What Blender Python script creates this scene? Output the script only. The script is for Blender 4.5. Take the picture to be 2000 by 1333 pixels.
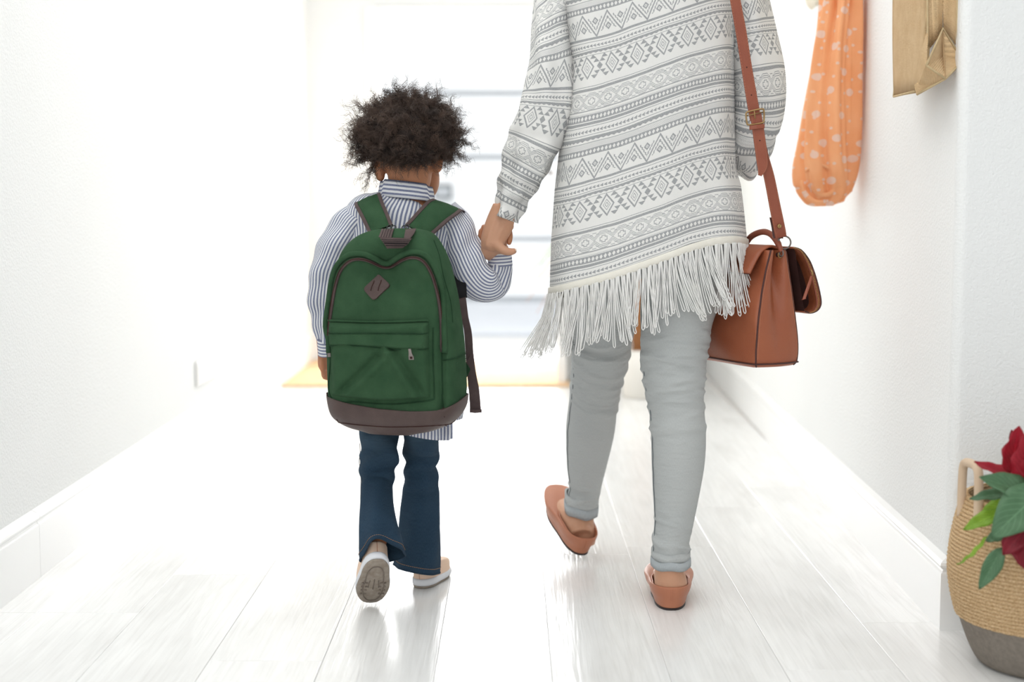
import bpy, bmesh, math, random
import numpy as np
from mathutils import Vector, Matrix, noise
from mathutils.bvhtree import BVHTree
for o in list(bpy.data.objects): bpy.data.objects.remove(o)
random.seed(7); rng = np.random.default_rng(7)
SC = bpy.context.scene; COL = SC.collection
pi = math.pi

# ---------------------------------------------------------------- camera, world, lights, exposure
F = 2900.0; CH = 0.8; PT = math.atan(266.5/F)
cam = bpy.data.objects.new('camera', bpy.data.cameras.new('camera')); COL.objects.link(cam)
cam.location = (0, 0, CH); cam.rotation_euler = (pi/2-PT, 0, 0)
cam.data.sensor_width = 36; cam.data.lens = F/2000*36; cam.data.clip_end = 200
cam.data.dof.use_dof = True; cam.data.dof.focus_distance = 2.93; cam.data.dof.aperture_fstop = 2.5
SC.camera = cam
SC.view_settings.view_transform = 'Standard'; SC.view_settings.look = 'None'
SC.view_settings.gamma = 1; SC.view_settings.use_curve_mapping = False
SC.view_settings.exposure = -0.28
W = bpy.data.worlds.new('world'); SC.world = W; W.use_nodes = True
W.node_tree.nodes['Background'].inputs[0].default_value = (0.95, 0.98, 1.0, 1)
W.node_tree.nodes['Background'].inputs[1].default_value = 0.85

def area(name, loc, rot, sx, sy, power, col=(1, 1, 1)):
    l = bpy.data.lights.new(name, 'AREA'); l.shape = 'RECTANGLE'; l.size = sx; l.size_y = sy
    l.energy = power; l.color = col
    o = bpy.data.objects.new(name, l); o.location = loc; o.rotation_euler = rot; COL.objects.link(o)
    return o
area('ceiling_fill_light', (-0.1, 3.6, 2.62), (0, 0, 0), 1.5, 5.6, 58, (1, 1, 0.99))  # added soft fill below the ceiling, not a fixture of the hall
area('room_window_light', (-1.5, -2.4, 1.6), (math.radians(82), 0, math.radians(-14)), 2.6, 2.2, 72, (1, 0.995, 0.985))
area('doorway_daylight', (-0.25, 8.3, 1.3), (math.radians(-90), 0, 0), 2.2, 2.6, 200, (1, 1, 1))

sun = bpy.data.lights.new('sun', 'SUN'); sun.energy = 2.1; sun.angle = math.radians(3); sun.color = (1, .98, .95)
so0 = bpy.data.objects.new('sun', sun); so0.rotation_euler = (math.radians(32), 0, math.radians(-12)); COL.objects.link(so0)

# ---------------------------------------------------------------- projection helpers (pixel -> world point at a real depth)
_fw = np.array([0, math.cos(PT), -math.sin(PT)]); _up = np.array([0, math.sin(PT), math.cos(PT)])
def ray(x, y): return _fw + (x-1000)/F*np.array([1., 0, 0]) + (666.5-y)/F*_up
def P(x, y, Y):
    r = ray(x, y); return np.array([0, 0, CH]) + Y/r[1]*r
def G(x, y, z=0.0):
    r = ray(x, y); return np.array([0, 0, CH]) + (z-CH)/r[2]*r

# ---------------------------------------------------------------- node DSL
class X:
    def __init__(s, nt, k): s.nt = nt; s.k = k
    def op(s, o, a=None, b=None, clamp=False):
        n = s.nt.nodes.new('ShaderNodeMath'); n.operation = o; n.use_clamp = clamp
        for i, v in enumerate([s, a, b]):
            if v is None: continue
            if isinstance(v, X): s.nt.links.new(v.k, n.inputs[i])
            else: n.inputs[i].default_value = float(v)
        return X(s.nt, n.outputs[0])
    def __add__(s, o): return s.op('ADD', o)
    __radd__ = __add__
    def __sub__(s, o): return s.op('SUBTRACT', o)
    def __rsub__(s, o): return (s*-1) + o
    def __mul__(s, o): return s.op('MULTIPLY', o)
    __rmul__ = __mul__
    def __truediv__(s, o): return s.op('DIVIDE', o)
    def __lt__(s, o): return s.op('LESS_THAN', o)
    def __gt__(s, o): return s.op('GREATER_THAN', o)
    def __or__(s, o): return s.op('MAXIMUM', o)
    def __and__(s, o): return s.op('MULTIPLY', o)
    def mod(s, o): return s.op('FLOORED_MODULO', o)
    def abs(s): return s.op('ABSOLUTE')
    def inv(s): return (s*-1)+1
    def sin(s): return s.op('SINE')
    def sat(s): return s.op('MULTIPLY', 1.0, clamp=True)
    def floor(s): return s.op('FLOOR')

class Mat:
    def __init__(s, name, col=(.8, .8, .8), rough=.6, spec=.5, metal=0):
        s.m = bpy.data.materials.new(name); s.m.use_nodes = True; s.nt = s.m.node_tree
        s.b = s.nt.nodes['Principled BSDF']; s.out = s.nt.nodes['Material Output']
        s.b.inputs['Base Color'].default_value = (*col, 1); s.b.inputs['Roughness'].default_value = rough
        s.b.inputs['Specular IOR Level'].default_value = spec; s.b.inputs['Metallic'].default_value = metal
        s.h = None
    def L(s, a, b): s.nt.links.new(a, b)
    def N(s, t, **k):
        n = s.nt.nodes.new(t)
        for a, v in k.items(): setattr(n, a, v)
        return n
    def coord(s, kind='Object'):
        if not hasattr(s, 'tc'): s.tc = s.N('ShaderNodeTexCoord')
        return s.tc.outputs[kind]
    def uv(s):
        q = s.N('ShaderNodeSeparateXYZ'); s.L(s.coord('UV'), q.inputs[0]); return X(s.nt, q.outputs[0]), X(s.nt, q.outputs[1])
    def xyz(s, kind='Object'):
        q = s.N('ShaderNodeSeparateXYZ'); s.L(s.coord(kind), q.inputs[0]); return [X(s.nt, q.outputs[i]) for i in range(3)]
    def vec(s, sc, kind='Object', loc=(0, 0, 0)):
        mp = s.N('ShaderNodeMapping'); s.L(s.coord(kind), mp.inputs[0]); mp.inputs['Scale'].default_value = sc
        mp.inputs['Location'].default_value = loc; return mp.outputs[0]
    def noise(s, sc=(1, 1, 1), scale=10, detail=3, rough=.5, kind='Object', dist=0):
        n = s.N('ShaderNodeTexNoise'); s.L(s.vec(sc, kind), n.inputs['Vector'])
        n.inputs['Scale'].default_value = scale; n.inputs['Detail'].default_value = detail
        n.inputs['Roughness'].default_value = rough; n.inputs['Distortion'].default_value = dist
        return X(s.nt, n.outputs[0])
    def mix(s, f, a, b):
        n = s.N('ShaderNodeMix', data_type='RGBA')
        if isinstance(f, X): s.L(f.k, n.inputs[0])
        else: n.inputs[0].default_value = f
        for i, v in ((6, a), (7, b)):
            if isinstance(v, tuple): n.inputs[i].default_value = (*v[:3], 1)
            else: s.L(v, n.inputs[i])
        return n.outputs[2]
    def color(s, c): s.L(c, s.b.inputs['Base Color']); s.c = c; return s
    def vary(s, a, b, scale=20, detail=3, sc=(1, 1, 1), kind='Object', contrast=1.6):
        n = s.noise(sc, scale, detail, kind=kind); f = ((n-.5)*contrast+.5).sat()
        return s.color(s.mix(f, a, b))
    def bump(s, h, dist=.001, strength=1):
        n = s.N('ShaderNodeBump'); n.inputs['Distance'].default_value = dist; n.inputs['Strength'].default_value = strength
        s.L(h.k if isinstance(h, X) else h, n.inputs['Height'])
        if s.h: s.L(s.h, n.inputs['Normal'])
        s.h = n.outputs[0]; s.L(s.h, s.b.inputs['Normal']); return s
    def translucent(s, f=.25):
        t = s.N('ShaderNodeBsdfTranslucent'); m = s.N('ShaderNodeMixShader'); m.inputs[0].default_value = f
        if hasattr(s, 'c'): s.L(s.c, t.inputs[0])
        else: t.inputs[0].default_value = s.b.inputs['Base Color'].default_value
        s.L(s.b.outputs[0], m.inputs[1]); s.L(t.outputs[0], m.inputs[2]); s.L(m.outputs[0], s.out.inputs[0]); return s
    def sheen(s, w=.3, r=.5):
        s.b.inputs['Sheen Weight'].default_value = w; s.b.inputs['Sheen Roughness'].default_value = r; return s
def lin(r, g, b): return tuple(((c/255)/12.92 if c/255 <= .04045 else ((c/255+.055)/1.055)**2.4) for c in (r, g, b))
M = {}
def mk(key, a, b=None, rough=.6, spec=.4, scale=20, sc=(1, 1, 1), bump=None, bs=200, metal=0, kind='Object', contrast=1.6):
    m = Mat(key, lin(*a), rough, spec, metal)
    if b: m.vary(lin(*a), lin(*b), scale, 4, sc, kind, contrast)
    if bump: m.bump(m.noise(sc, bs, 3, kind=kind), bump, 1)
    M[key] = m.m; return m

mk('wall_plaster', (238, 239, 238), (243, 244, 243), .75, .25, 1.5, bump=.0016, bs=170)
mk('white_gloss', (244, 244, 243), (250, 250, 249), .3, .5, 3)
mk('white_plastic', (232, 232, 230), None, .35)
mk('socket_dark', (150, 150, 148), None, .5)
mk('outside_wall', (238, 239, 240), (232, 234, 235), .6, .3, 2)
mk('outside_groove', (186, 189, 192), (178, 182, 186), .6, .3, 2)
mk('outside_ground', (196, 200, 206), (208, 211, 216), .7, .2, 4)
mk('meter_grey', (120, 124, 128), (135, 138, 140), .6)
mk('coir_mat', (228, 190, 146), (238, 206, 168), .9, .1, 40, bump=.003, bs=300)
mk('skin_woman', (196, 146, 116), (206, 158, 130), .5, .35, 25, bump=.0004, bs=300)
mk('skin_child', (176, 118, 84), (190, 132, 98), .5, .35, 25, bump=.0003, bs=300)
for k in ('skin_woman', 'skin_child'):
    b = M[k].node_tree.nodes['Principled BSDF']; b.inputs['Subsurface Weight'].default_value = .12
    b.inputs['Subsurface Radius'].default_value = (.012, .004, .002); b.inputs['Subsurface Scale'].default_value = .6
mk('hair_brown', (62, 51, 46), (98, 78, 66), .55, .4, 30, contrast=3)
mk('hair_cap', (38, 32, 30), (60, 50, 45), .8, .2, 60, bump=.006, bs=90)
mk('eye_white', (235, 232, 228), None, .2)
mk('felt_green', (44, 72, 50), (64, 93, 67), .95, .1, 26, bump=.0009, bs=700, contrast=1.3)
mk('felt_green_dark', (34, 58, 40), (46, 74, 52), .95, .1, 26, bump=.0009, bs=700)
mk('brown_leather', (72, 56, 54), (86, 70, 66), .5, .4, 30, bump=.0005, bs=500)
mk('brown_web', (74, 60, 60), (92, 77, 75), .75, .3, 40, bump=.0006, bs=900)
mk('black_mesh', (30, 30, 32), (42, 42, 44), .9, .1, 60)
mk('metal_dark', (70, 72, 70), None, .35, .5, metal=.9)
mk('metal_pull', (120, 112, 108), None, .4, .5, metal=.6)
mk('brass', (150, 120, 80), (170, 140, 95), .35, .5, 60, metal=.9)
mk('brass_teeth', (196, 150, 100), None, .4, .5, metal=.8)
tan = mk('tan_leather', (150, 80, 52), (164, 94, 62), .42, .5, 14, bump=.0006, bs=420)
mk('tan_leather_strap', (138, 70, 50), (152, 84, 60), .45, .45, 20, bump=.0005, bs=420)
mk('tan_dark', (60, 34, 32), (84, 48, 42), .5, .4, 30)
mk('tan_lining', (52, 32, 30), (70, 44, 40), .85, .2, 30)
mk('stitch_tan', (196, 130, 100), None, .6)
mk('shoe_tan', (176, 112, 84), (188, 124, 94), .45, .4, 18, bump=.0003, bs=500)
mk('shoe_sole_dark', (50, 40, 40), None, .6)
mk('shoe_peach', (240, 208, 182), (246, 218, 196), .7, .2, 30, bump=.0004, bs=600)
mk('shoe_white', (226, 228, 233), (236, 238, 242), .5, .3, 20)
mk('sole_grey', (142, 130, 118), (168, 158, 146), .8, .2, 90, bump=.001, bs=260, contrast=2.2)
mk('sole_tread', (120, 110, 102), (140, 128, 118), .8, .2, 60)
mk('stitch_orange', (170, 130, 90), None, .7)
mk('trim_cream', (232, 228, 216), (240, 236, 226), .8, .2, 60, bump=.0006, bs=500)
fr = mk('fringe_white', (248, 247, 243), (253, 252, 250), .75, .2, 40)
fr.translucent(.12)
bl = mk('burlap', (222, 186, 140), (238, 208, 166), .9, .1, 30, bump=.0012, bs=600)
x_, y_, z_ = bl.xyz(); w_ = ((y_*2600).sin()*(z_*2600).sin()); bl.bump(w_, .0006)
mk('burlap_edge', (206, 184, 146), (190, 166, 128), .9, .1, 60)
mk('cream_cloth', (236, 228, 208), (244, 238, 222), .9, .1, 30)
mk('ceramic_white', (238, 234, 226), (244, 241, 235), .35, .4, 4)
mk('trunk_brown', (132, 88, 56), (160, 110, 70), .8, .2, 20, bump=.003, bs=60)
mk('leaf_lime', (110, 170, 20), (190, 200, 40), .5, .3, 9)
mk('leaf_rust', (214, 110, 60), (230, 160, 80), .5, .3, 9)
for nm, a, b in (('leaf_green', (74, 112, 76), (104, 142, 106)), ('leaf_bright', (116, 160, 40), (150, 186, 60)),
                 ('bract_red', (150, 14, 34), (186, 30, 52)), ('bract_dark', (110, 8, 28), (146, 16, 40))):
    m = Mat(nm, lin(*a), .45, .4); u, v = m.uv()
    rib = (v.abs() < .035) | (((u*9 - v.abs()*3.2).mod(1.0) < .12) & (v.abs() < .8))
    n = m.noise((1, 1, 1), 30, 3)
    c = m.mix(((n-.5)*2+.5).sat(), lin(*a), lin(*b)); c = m.mix(rib*.35, c, tuple(min(1, q*1.9+.02) for q in lin(*b)))
    m.color(c); m.bump(rib*-1, .0012); m.translucent(.2); M[nm] = m.m
mk('stem_green', (110, 130, 60), (130, 140, 80), .6)
mk('stamen_yellow', (220, 214, 150), None, .6)
mk('soil', (60, 46, 38), (84, 66, 52), .95, .1, 60, bump=.006, bs=80)
mk('rope_handle', (204, 178, 150), (222, 200, 176), .8, .2, 20, sc=(1, 1, .15))
ju = mk('jute', (190, 152, 106), (222, 190, 146), .9, .1, 55, contrast=2.6)
ju.color(ju.mix(((ju.noise((1, 1, 1.6), 330, 2)-.5)*2.2+.5).sat(), lin(170, 134, 92), lin(230, 202, 162)))
ju.bump(ju.noise((1, 1, 1), 400, 2), .0015)
mk('felt_grey', (124, 116, 108), (146, 138, 128), .95, .1, 120, bump=.0015, bs=400)

# floor laminate: whitewashed wood grain running along the planks, shifted per plank
m = Mat('whitewashed_wood', lin(232, 229, 225), .26, .5)
oi = m.N('ShaderNodeObjectInfo'); tc = m.coord('Object')
def plankvec(sc):
    mp = m.N('ShaderNodeMapping'); m.L(tc, mp.inputs[0]); mp.inputs['Scale'].default_value = sc
    cb = m.N('ShaderNodeCombineXYZ'); m.L(oi.outputs['Random'], cb.inputs[0]); m.L(oi.outputs['Random'], cb.inputs[1])
    sc2 = m.N('ShaderNodeVectorMath', operation='SCALE'); m.L(cb.outputs[0], sc2.inputs[0]); sc2.inputs[3].default_value = 37
    ad = m.N('ShaderNodeVectorMath', operation='ADD'); m.L(mp.outputs[0], ad.inputs[0]); m.L(sc2.outputs[0], ad.inputs[1]); return ad.outputs[0]
def pn(sc, scale, detail=4, dist=0):
    n = m.N('ShaderNodeTexNoise'); m.L(plankvec(sc), n.inputs[0]); n.inputs['Scale'].default_value = scale
    n.inputs['Detail'].default_value = detail; n.inputs['Distortion'].default_value = dist; return X(m.nt, n.outputs[0])
g1 = pn((9, .55, 1), 3.2, 5, .6); g2 = pn((60, 1.6, 1), 3, 3, .4); g3 = pn((2.2, .7, 1), 2.6, 4)
wv = (((g1*26).sin())*.5+.5)
f = ((g3-.45)*2.2).sat()*.55 + ((g2-.5)*2).sat()*.35 + wv*.12
m.color(m.mix(f.sat(), lin(242, 242, 241), lin(192, 190, 187)))
m.bump(wv*.4+g2, .0007, .5)
rr = (g3*.12 + .17); m.L(rr.k, m.b.inputs['Roughness']); M['floor_wood'] = m.m
m = mk('floor_gap', (222, 220, 217), None, .7)

# glass for the far doors
m = Mat('door_glass', (1, 1, 1), .0, .5); m.b.inputs['Transmission Weight'].default_value = 1; m.b.inputs['IOR'].default_value = 1.0; M['glass'] = m.m

def denim(key, a, b, c, fade=None):
    m = Mat(key, lin(*a), .85, .2); u, v = m.uv()
    n = m.noise((1, 1, 1), 9, 4); tw = m.noise((1, .14, 1), 1500, 2, kind='UV')
    col = m.mix(((n-.5)*1.6+.5).sat(), lin(*a), lin(*b))
    if fade:
        x, y, z = m.xyz(); f = ((z-fade[0])*fade[1]).sat() & ((m.noise((1, 1, 1), 12, 3)-.25)*1.6).sat()
        col = m.mix(f*.75, col, lin(*fade[2]))
    col = m.mix(((tw-.5)*3+.5).sat()*.5, col, lin(*c)); m.color(col)
    m.bump(((u+v*.8)*7000).sin()*.4+tw, .0003); m.bump(m.noise((1, 1, 2.8), 30, 3), .006, .6); M[key] = m.m; return m
denim('denim_grey', (188, 192, 192), (198, 201, 200), (212, 215, 214))
denim('denim_grey_cuff', (176, 184, 188), (186, 192, 195), (204, 209, 211))
denim('denim_blue', (32, 54, 74), (44, 68, 90), (60, 84, 104), fade=(.27, 18, (104, 126, 142)))
mk('denim_inside', (34, 40, 50), (48, 52, 60), .9)
mk('seam_dark', (84, 92, 98), None, .8)

def shirt(key, across=False):
    m = Mat(key, lin(240, 242, 246), .85, .2); u, v = m.uv(); t = v if across else u
    wob = m.noise((1, 1, 1), 25, 2)
    s = (t*(1/.0068) + (wob-.5)*.35).mod(1.0); band = s < .47
    n = m.noise((1, 1, 1), 500, 2, kind='UV')
    c = m.mix(band*.92, lin(248, 249, 252), lin(92, 104, 146)); c = m.mix(((n-.5)*2+.5).sat()*.18, c, lin(250, 250, 252))
    m.color(c); m.bump(m.noise((1, 1, .6), 60, 3), .003, .5); m.translucent(.15); M[key] = m.m
shirt('shirt_stripe'); shirt('shirt_stripe_across', True)

# scarf: orange gauze with pale dots
m = Mat('scarf_orange', lin(236, 164, 120), .85, .2); u, v = m.uv()
def dots(scale, rad, off):
    mp = m.N('ShaderNodeMapping'); m.L(m.coord('UV'), mp.inputs[0]); mp.inputs['Location'].default_value = (off, off*2, 0)
    vn = m.N('ShaderNodeTexVoronoi'); m.L(mp.outputs[0], vn.inputs[0]); vn.inputs['Scale'].default_value = scale
    vn.inputs['Randomness'].default_value = .7; vn.voronoi_dimensions = '2D'; return X(m.nt, vn.outputs['Distance']) < rad
n = m.noise((1, 1, 1), 14, 3); c = m.mix(((n-.5)*2+.5).sat(), lin(250, 184, 132), lin(254, 200, 152))
c = m.mix((dots(19, .17, 0) | dots(33, .11, 3.3))*.85, c, lin(244, 226, 214)); m.color(c)
m.bump(m.noise((1, 1, .25), 90, 3), .003, .6); m.translucent(.3); M['scarf'] = m.m

# cardigan: printed geometric knit; u,v in metres, v measured down from a stripe
m = Mat('cardigan_print', lin(225, 224, 220), .9, .15); u, v = m.uv()
wob = m.noise((1, 1, 1), 12, 2); wob2 = m.noise((1, 1, 1), 9, 2, kind='Object')
Xp = u*962 + (wob-.5)*5; Vp = (v*962 + (wob2-.5)*9 + 20).mod(276.0) - 20
def cen(p, off=0): return ((Xp+off).mod(float(p)) - p/2).abs()
def band(c, h): return (Vp-c).abs() < h
def hole(c, h, p, rx, ry): return band(c, h) & ((cen(p)/rx + (Vp-c).abs()/ry) > 1.0)
def arrows(c, h, p=8.0):
    fx = (Xp.mod(p))/p; return ((Vp-c).abs() < fx*h) & (fx < .9)
def wavy(a, b, d): return (Vp > a) & (Vp < (b - (cen(11)/5.5)*d))
ink = band(0, 2.6) | band(-6, .6) | band(41, 1.0) | (band(47, .5)*.6) | hole(55, 6.3, 8.2, 3.2, 4.6)
ink = ink | band(66, 2.6) | band(72, .6) | arrows(81, 4) | band(88, .6) | wavy(92, 100, 2.6) | band(103.5, .7)
ink = ink | (band(110, 5) & ((Vp + cen(7)*1.4).mod(3.4) < 1.3) * .7) | hole(121, 6.2, 8.2, 3.2, 4.4)
ink = ink | band(178.5, 2.3) | band(185, .6) | arrows(193, 3.6) | band(199, .6) | wavy(202, 208, 2.2) | band(211, .5)
# hexagon chain row
xh = cen(36); tri = xh/18; dy = (Vp-23).abs(); hx = 13 - ((tri-.35)/.65).op('MAXIMUM', 0)*10
def near(a, t): return a.abs() < t
hexr = near(dy-hx, .6) | near(dy-hx+3.0, .55) | near(dy-hx-3.0, .55)
dd = ((xh-7.5).op('MAXIMUM', dy-3.8)).op('MINIMUM', (xh-3.8).op('MAXIMUM', dy-6.8)); hexr = hexr | near(dd+.6, .7)
xb = xh*-1+18; hexr = hexr | (near(dy-14.5, .6) & (xb < 4)) | (near(dy-11.5, .6) & near(xb-6, 2.4))
ink = ink | (hexr & (dy < 17))
# zigzag triangle row
xt = cen(54); zig = xt*(44/27)+131; inr = (Vp > 129) & (Vp < 176)
tr = near(Vp-zig, 2.8)
d1 = xt+(Vp-160).abs()*.9; xo = xt*-1+27; d2 = xo+(Vp-146).abs()*.9
up = (Vp > zig) & (((d1 > 3.2) & (d1 < 7)) | (d1 < 1.4) | (near((Vp-zig)-12.5+((Vp/3).mod(2.0) > 1)*2, 2.0) & (Vp < 167)))
dn = (Vp < zig) & (((d2 > 3.2) & (d2 < 7)) | (d2 < 1.4) | (near((zig-Vp)-12.5+((Vp/3).mod(2.0) > 1)*2, 2.0) & (Vp > 139)))
ink = ink | (inr & (tr | up | dn))
# diamond row
xd = cen(55); dv = (Vp-234).abs(); r = xd/15.5 + dv/23; mx = xd*-1+27.5
dia = ((r > .78) & (r < 1)) | ((r > .42) & (r < .50)) | ((r > .16) & (r < .25))
dia = dia | ((mx/6.5 + dv/7.5) < 1)
kb = (dv-8)/7; dia = dia | ((kb > 0) & (kb < 1) & ((mx-6.5).abs() < (kb*-6.2+6.6)))
ka = (dv-15.5)/7.5; dia = dia | ((ka > 0) & (ka < 1) & ((mx-12.5).abs() < (ka*-7+7.2)))
ink = ink | (dia & (dv < 24))
wx = (Xp*3.0).sin(); wy = (v*962*3.0).sin(); weave = wx*wy
nn = m.noise((1, 1, 1), 900, 2, kind='UV')
fade = ((nn-.5)*2.0+.78).sat()
c = m.mix((ink.sat() & fade)*.9, lin(246, 245, 242), lin(118, 122, 129)); c = m.mix(((weave*.5+.5) & (nn*1))*.20, c, lin(200, 199, 196))
m.color(c); m.bump(weave, .0004, .6); m.bump(m.noise((1, 1, 1), 16, 3), .006, .35); m.translucent(.05); M['cardigan'] = m.m

# ---------------------------------------------------------------- mesh helpers
def mesh_obj(name, V, Fc, mat=None, parent=None, uv=None, smooth=True, tag=None, mats=None, fm=None):
    me = bpy.data.meshes.new(name); me.from_pydata([tuple(map(float, v)) for v in V], [], Fc); me.update()
    if uv is not None:
        l = me.uv_layers.new(name='UVMap'); vi = np.empty(len(me.loops), dtype=np.int32); me.loops.foreach_get('vertex_index', vi)
        l.data.foreach_set('uv', np.asarray(uv, dtype=np.float32)[vi].ravel())
    for q in (mats or [mat]):
        if q: me.materials.append(M[q] if isinstance(q, str) else q)
    if fm is not None: me.polygons.foreach_set('material_index', fm)
    if smooth: me.polygons.foreach_set('use_smooth', [True]*len(me.polygons))
    o = bpy.data.objects.new(name, me); COL.objects.link(o)
    if parent is not None: o.parent = parent
    if tag: settag(o, *tag)
    return o
def settag(o, label=None, cat=None, group=None, kind=None):
    if label: o['label'] = label
    if cat: o['category'] = cat
    if group: o['group'] = group
    if kind: o['kind'] = kind
    return o
def empty(name, label, cat, group=None, loc=(0, 0, 0)):
    o = bpy.data.objects.new(name, None); COL.objects.link(o); o.empty_display_size = .05
    return settag(o, label, cat, group)
def catmull(A, n):
    A = np.asarray(A, float); k = len(A)
    if k == 2: return np.array([A[0]+(A[1]-A[0])*t for t in np.linspace(0, 1, n)])
    out = []
    for q in np.linspace(0, k-1, n):
        i = min(int(q), k-2); t = q-i; p0 = A[max(i-1, 0)]; p1 = A[i]; p2 = A[i+1]; p3 = A[min(i+2, k-1)]
        out.append(.5*((2*p1)+(-p0+p2)*t+(2*p0-5*p1+4*p2-p3)*t*t+(-p0+3*p1-3*p2+p3)*t**3))
    return np.array(out)
def nrm(v): return v/(np.linalg.norm(v)+1e-12)
class B:
    """collects geometry with uv"""
    def __init__(s): s.V = []; s.F = []; s.U = []; s.fm = []; s.cur = 0
    def grid(s, pts, uvs, closed=False, flip=False):
        n, k = pts.shape[:2]; b = len(s.V); s.V += list(pts.reshape(-1, 3)); s.U += list(uvs.reshape(-1, 2))
        for i in range(n-1):
            for j in range(k-1 if not closed else k):
                j2 = (j+1) % k; f = (b+i*k+j, b+i*k+j2, b+(i+1)*k+j2, b+(i+1)*k+j)
                s.F.append(f[::-1] if flip else f); s.fm.append(s.cur)
        return b
    def fan(s, ring, center, flip=False, uvc=(0, 0)):
        b = len(s.V); s.V.append(center); s.U.append(uvc); k = len(ring)
        for j in range(k):
            f = (ring[j], ring[(j+1) % k], b); s.F.append(f[::-1] if flip else f); s.fm.append(s.cur)
    def tube(s, secs, nseg=24, nring=None, cap=(True, True), ref=(0, 1, 0), horiz=False, p=2.0, disp=None, uvo=(0, 0), refs=None, arc=False):
        """secs rows: x,y,z, a (side radius), b (depth radius). cross-section starts at the camera side."""
        R = catmull(secs, nring or len(secs)*4); C = R[:, :3]; n = len(R); T = np.gradient(C, axis=0)
        rings = np.zeros((n, nseg+1, 3)); uvs = np.zeros((n, nseg+1, 2)); v = 0; ref = np.array(ref, float)
        for i in range(n):
            t = nrm(T[i])
            if horiz: side = np.array([1., 0, 0]); dep = np.array([0, 1., 0])
            else: side = nrm(np.cross(t, ref)); dep = nrm(np.cross(side, t))
            if i: v += np.linalg.norm(C[i]-C[i-1])
            a, b = max(R[i, 3], 1e-5), max(R[i, 4], 1e-5)
            per = pi*(3*(a+b)-math.sqrt((3*a+b)*(a+3*b)))
            for j in range(nseg+1):
                th = -pi + 2*pi*j/nseg; c_, s_ = math.cos(th), math.sin(th)
                e = 2/p; sx = math.copysign(abs(s_)**e, s_); cx = math.copysign(abs(c_)**e, c_)
                q = 1+ (disp(th, i/(n-1), v)/max(a, .02) if disp else 0)
                rings[i, j] = C[i] + side*sx*a*q - dep*cx*b*q
                uvs[i, j] = (uvo[0]+th/(2*pi)*per, uvo[1]+v)
        b0 = s.grid(rings, uvs, closed=False, flip=True); k = nseg+1
        if cap[0]: s.fan([b0+j for j in range(nseg)], C[0], flip=False)
        if cap[1]: s.fan([b0+(n-1)*k+j for j in range(nseg)], C[-1], flip=True)
        return rings
    def wire(s, pts, r, nseg=6, closed=False, cap=True):
        pts = np.asarray(pts, float); n = len(pts); rr = np.broadcast_to(np.asarray(r, float), (n,))
        T = np.gradient(pts, axis=0) if not closed else np.roll(pts, -1, 0)-np.roll(pts, 1, 0)
        rings = np.zeros((n, nseg, 3)); up = None
        for i in range(n):
            t = nrm(T[i])
            if up is None:
                up = np.cross(t, [0, 0, 1.]);
                if np.linalg.norm(up) < .1: up = np.cross(t, [0, 1., 0])
            up = nrm(up - t*np.dot(up, t)); sd = np.cross(t, up)
            for j in range(nseg):
                a = 2*pi*j/nseg; rings[i, j] = pts[i] + (up*math.cos(a)+sd*math.sin(a))*rr[i]
        if closed: rings = np.concatenate([rings, rings[:1]])
        uvs = np.zeros(rings.shape[:2]+(2,)); uvs[..., 1] = np.linspace(0, 1, len(rings))[:, None]
        b0 = s.grid(rings, uvs, closed=True)
        if cap and not closed:
            s.fan([b0+j for j in range(nseg)], pts[0], True); s.fan([b0+(n-1)*nseg+j for j in range(nseg)], pts[-1])
    def box(s, x0, x1, y0, y1, z0, z1):
        b = len(s.V)
        s.V += [np.array(q, float) for q in ((x0, y0, z0), (x1, y0, z0), (x1, y1, z0), (x0, y1, z0), (x0, y0, z1), (x1, y0, z1), (x1, y1, z1), (x0, y1, z1))]
        s.U += [(q[0], q[1]) for q in s.V[b:]]
        for f in ((0, 3, 2, 1), (4, 5, 6, 7), (0, 1, 5, 4), (1, 2, 6, 5), (2, 3, 7, 6), (3, 0, 4, 7)):
            s.F.append(tuple(b+i for i in f)); s.fm.append(s.cur)
    def ribbon(s, path, wid, nrmls, th=.003, uvo=(0, 0)):
        """flat strap: path Nx3, width vectors (half) Nx3, thickness along normals"""
        path = np.asarray(path); wid = np.asarray(wid); nn = np.asarray(nrmls); n = len(path)
        prof = [(-1, -1), (-.97, 1), (.97, 1), (1, -1)]
        g = np.zeros((n, 4, 3)); u = np.zeros((n, 4, 2))
        for i in range(n):
            for j, (a, b) in enumerate(prof): g[i, j] = path[i]+wid[i]*a+nn[i]*b*th/2; u[i, j] = (a*.02, i*.01)
        b0 = s.grid(g, u, closed=True)
        s.F.append((b0, b0+1, b0+2, b0+3)); s.fm.append(s.cur); e = b0+(n-1)*4; s.F.append((e+3, e+2, e+1, e)); s.fm.append(s.cur)
    def obj(s, name, mat=None, parent=None, smooth=True, tag=None, mats=None, weld=False):
        o = mesh_obj(name, s.V, s.F, mat, parent, s.U, smooth, tag, mats, s.fm if mats else None)
        return o
def mod_apply(o, mods):
    for t, kw in mods:
        md = o.modifiers.new(t, t)
        for k, v in kw.items(): setattr(md, k, v)
    dg = bpy.context.evaluated_depsgraph_get(); dg.update()
    me = bpy.data.meshes.new_from_object(o.evaluated_get(dg)); o.modifiers.clear(); old = o.data; o.data = me; bpy.data.meshes.remove(old)
    return o
def solid(o, th=.002, off=1):
    md = o.modifiers.new('thickness', 'SOLIDIFY'); md.thickness = th; md.offset = off; return o
def bevel(o, w=.003, seg=2):
    md = o.modifiers.new('bevel', 'BEVEL'); md.width = w; md.segments = seg; md.limit_method = 'ANGLE'; return o
def sec(x, y, Y, rpx, b=None):
    """section from pixel centre, depth, radius in px; b depth radius in metres"""
    q = P(x, y, Y); a = rpx*Y/F; return (*q, a, a if b is None else b)
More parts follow.
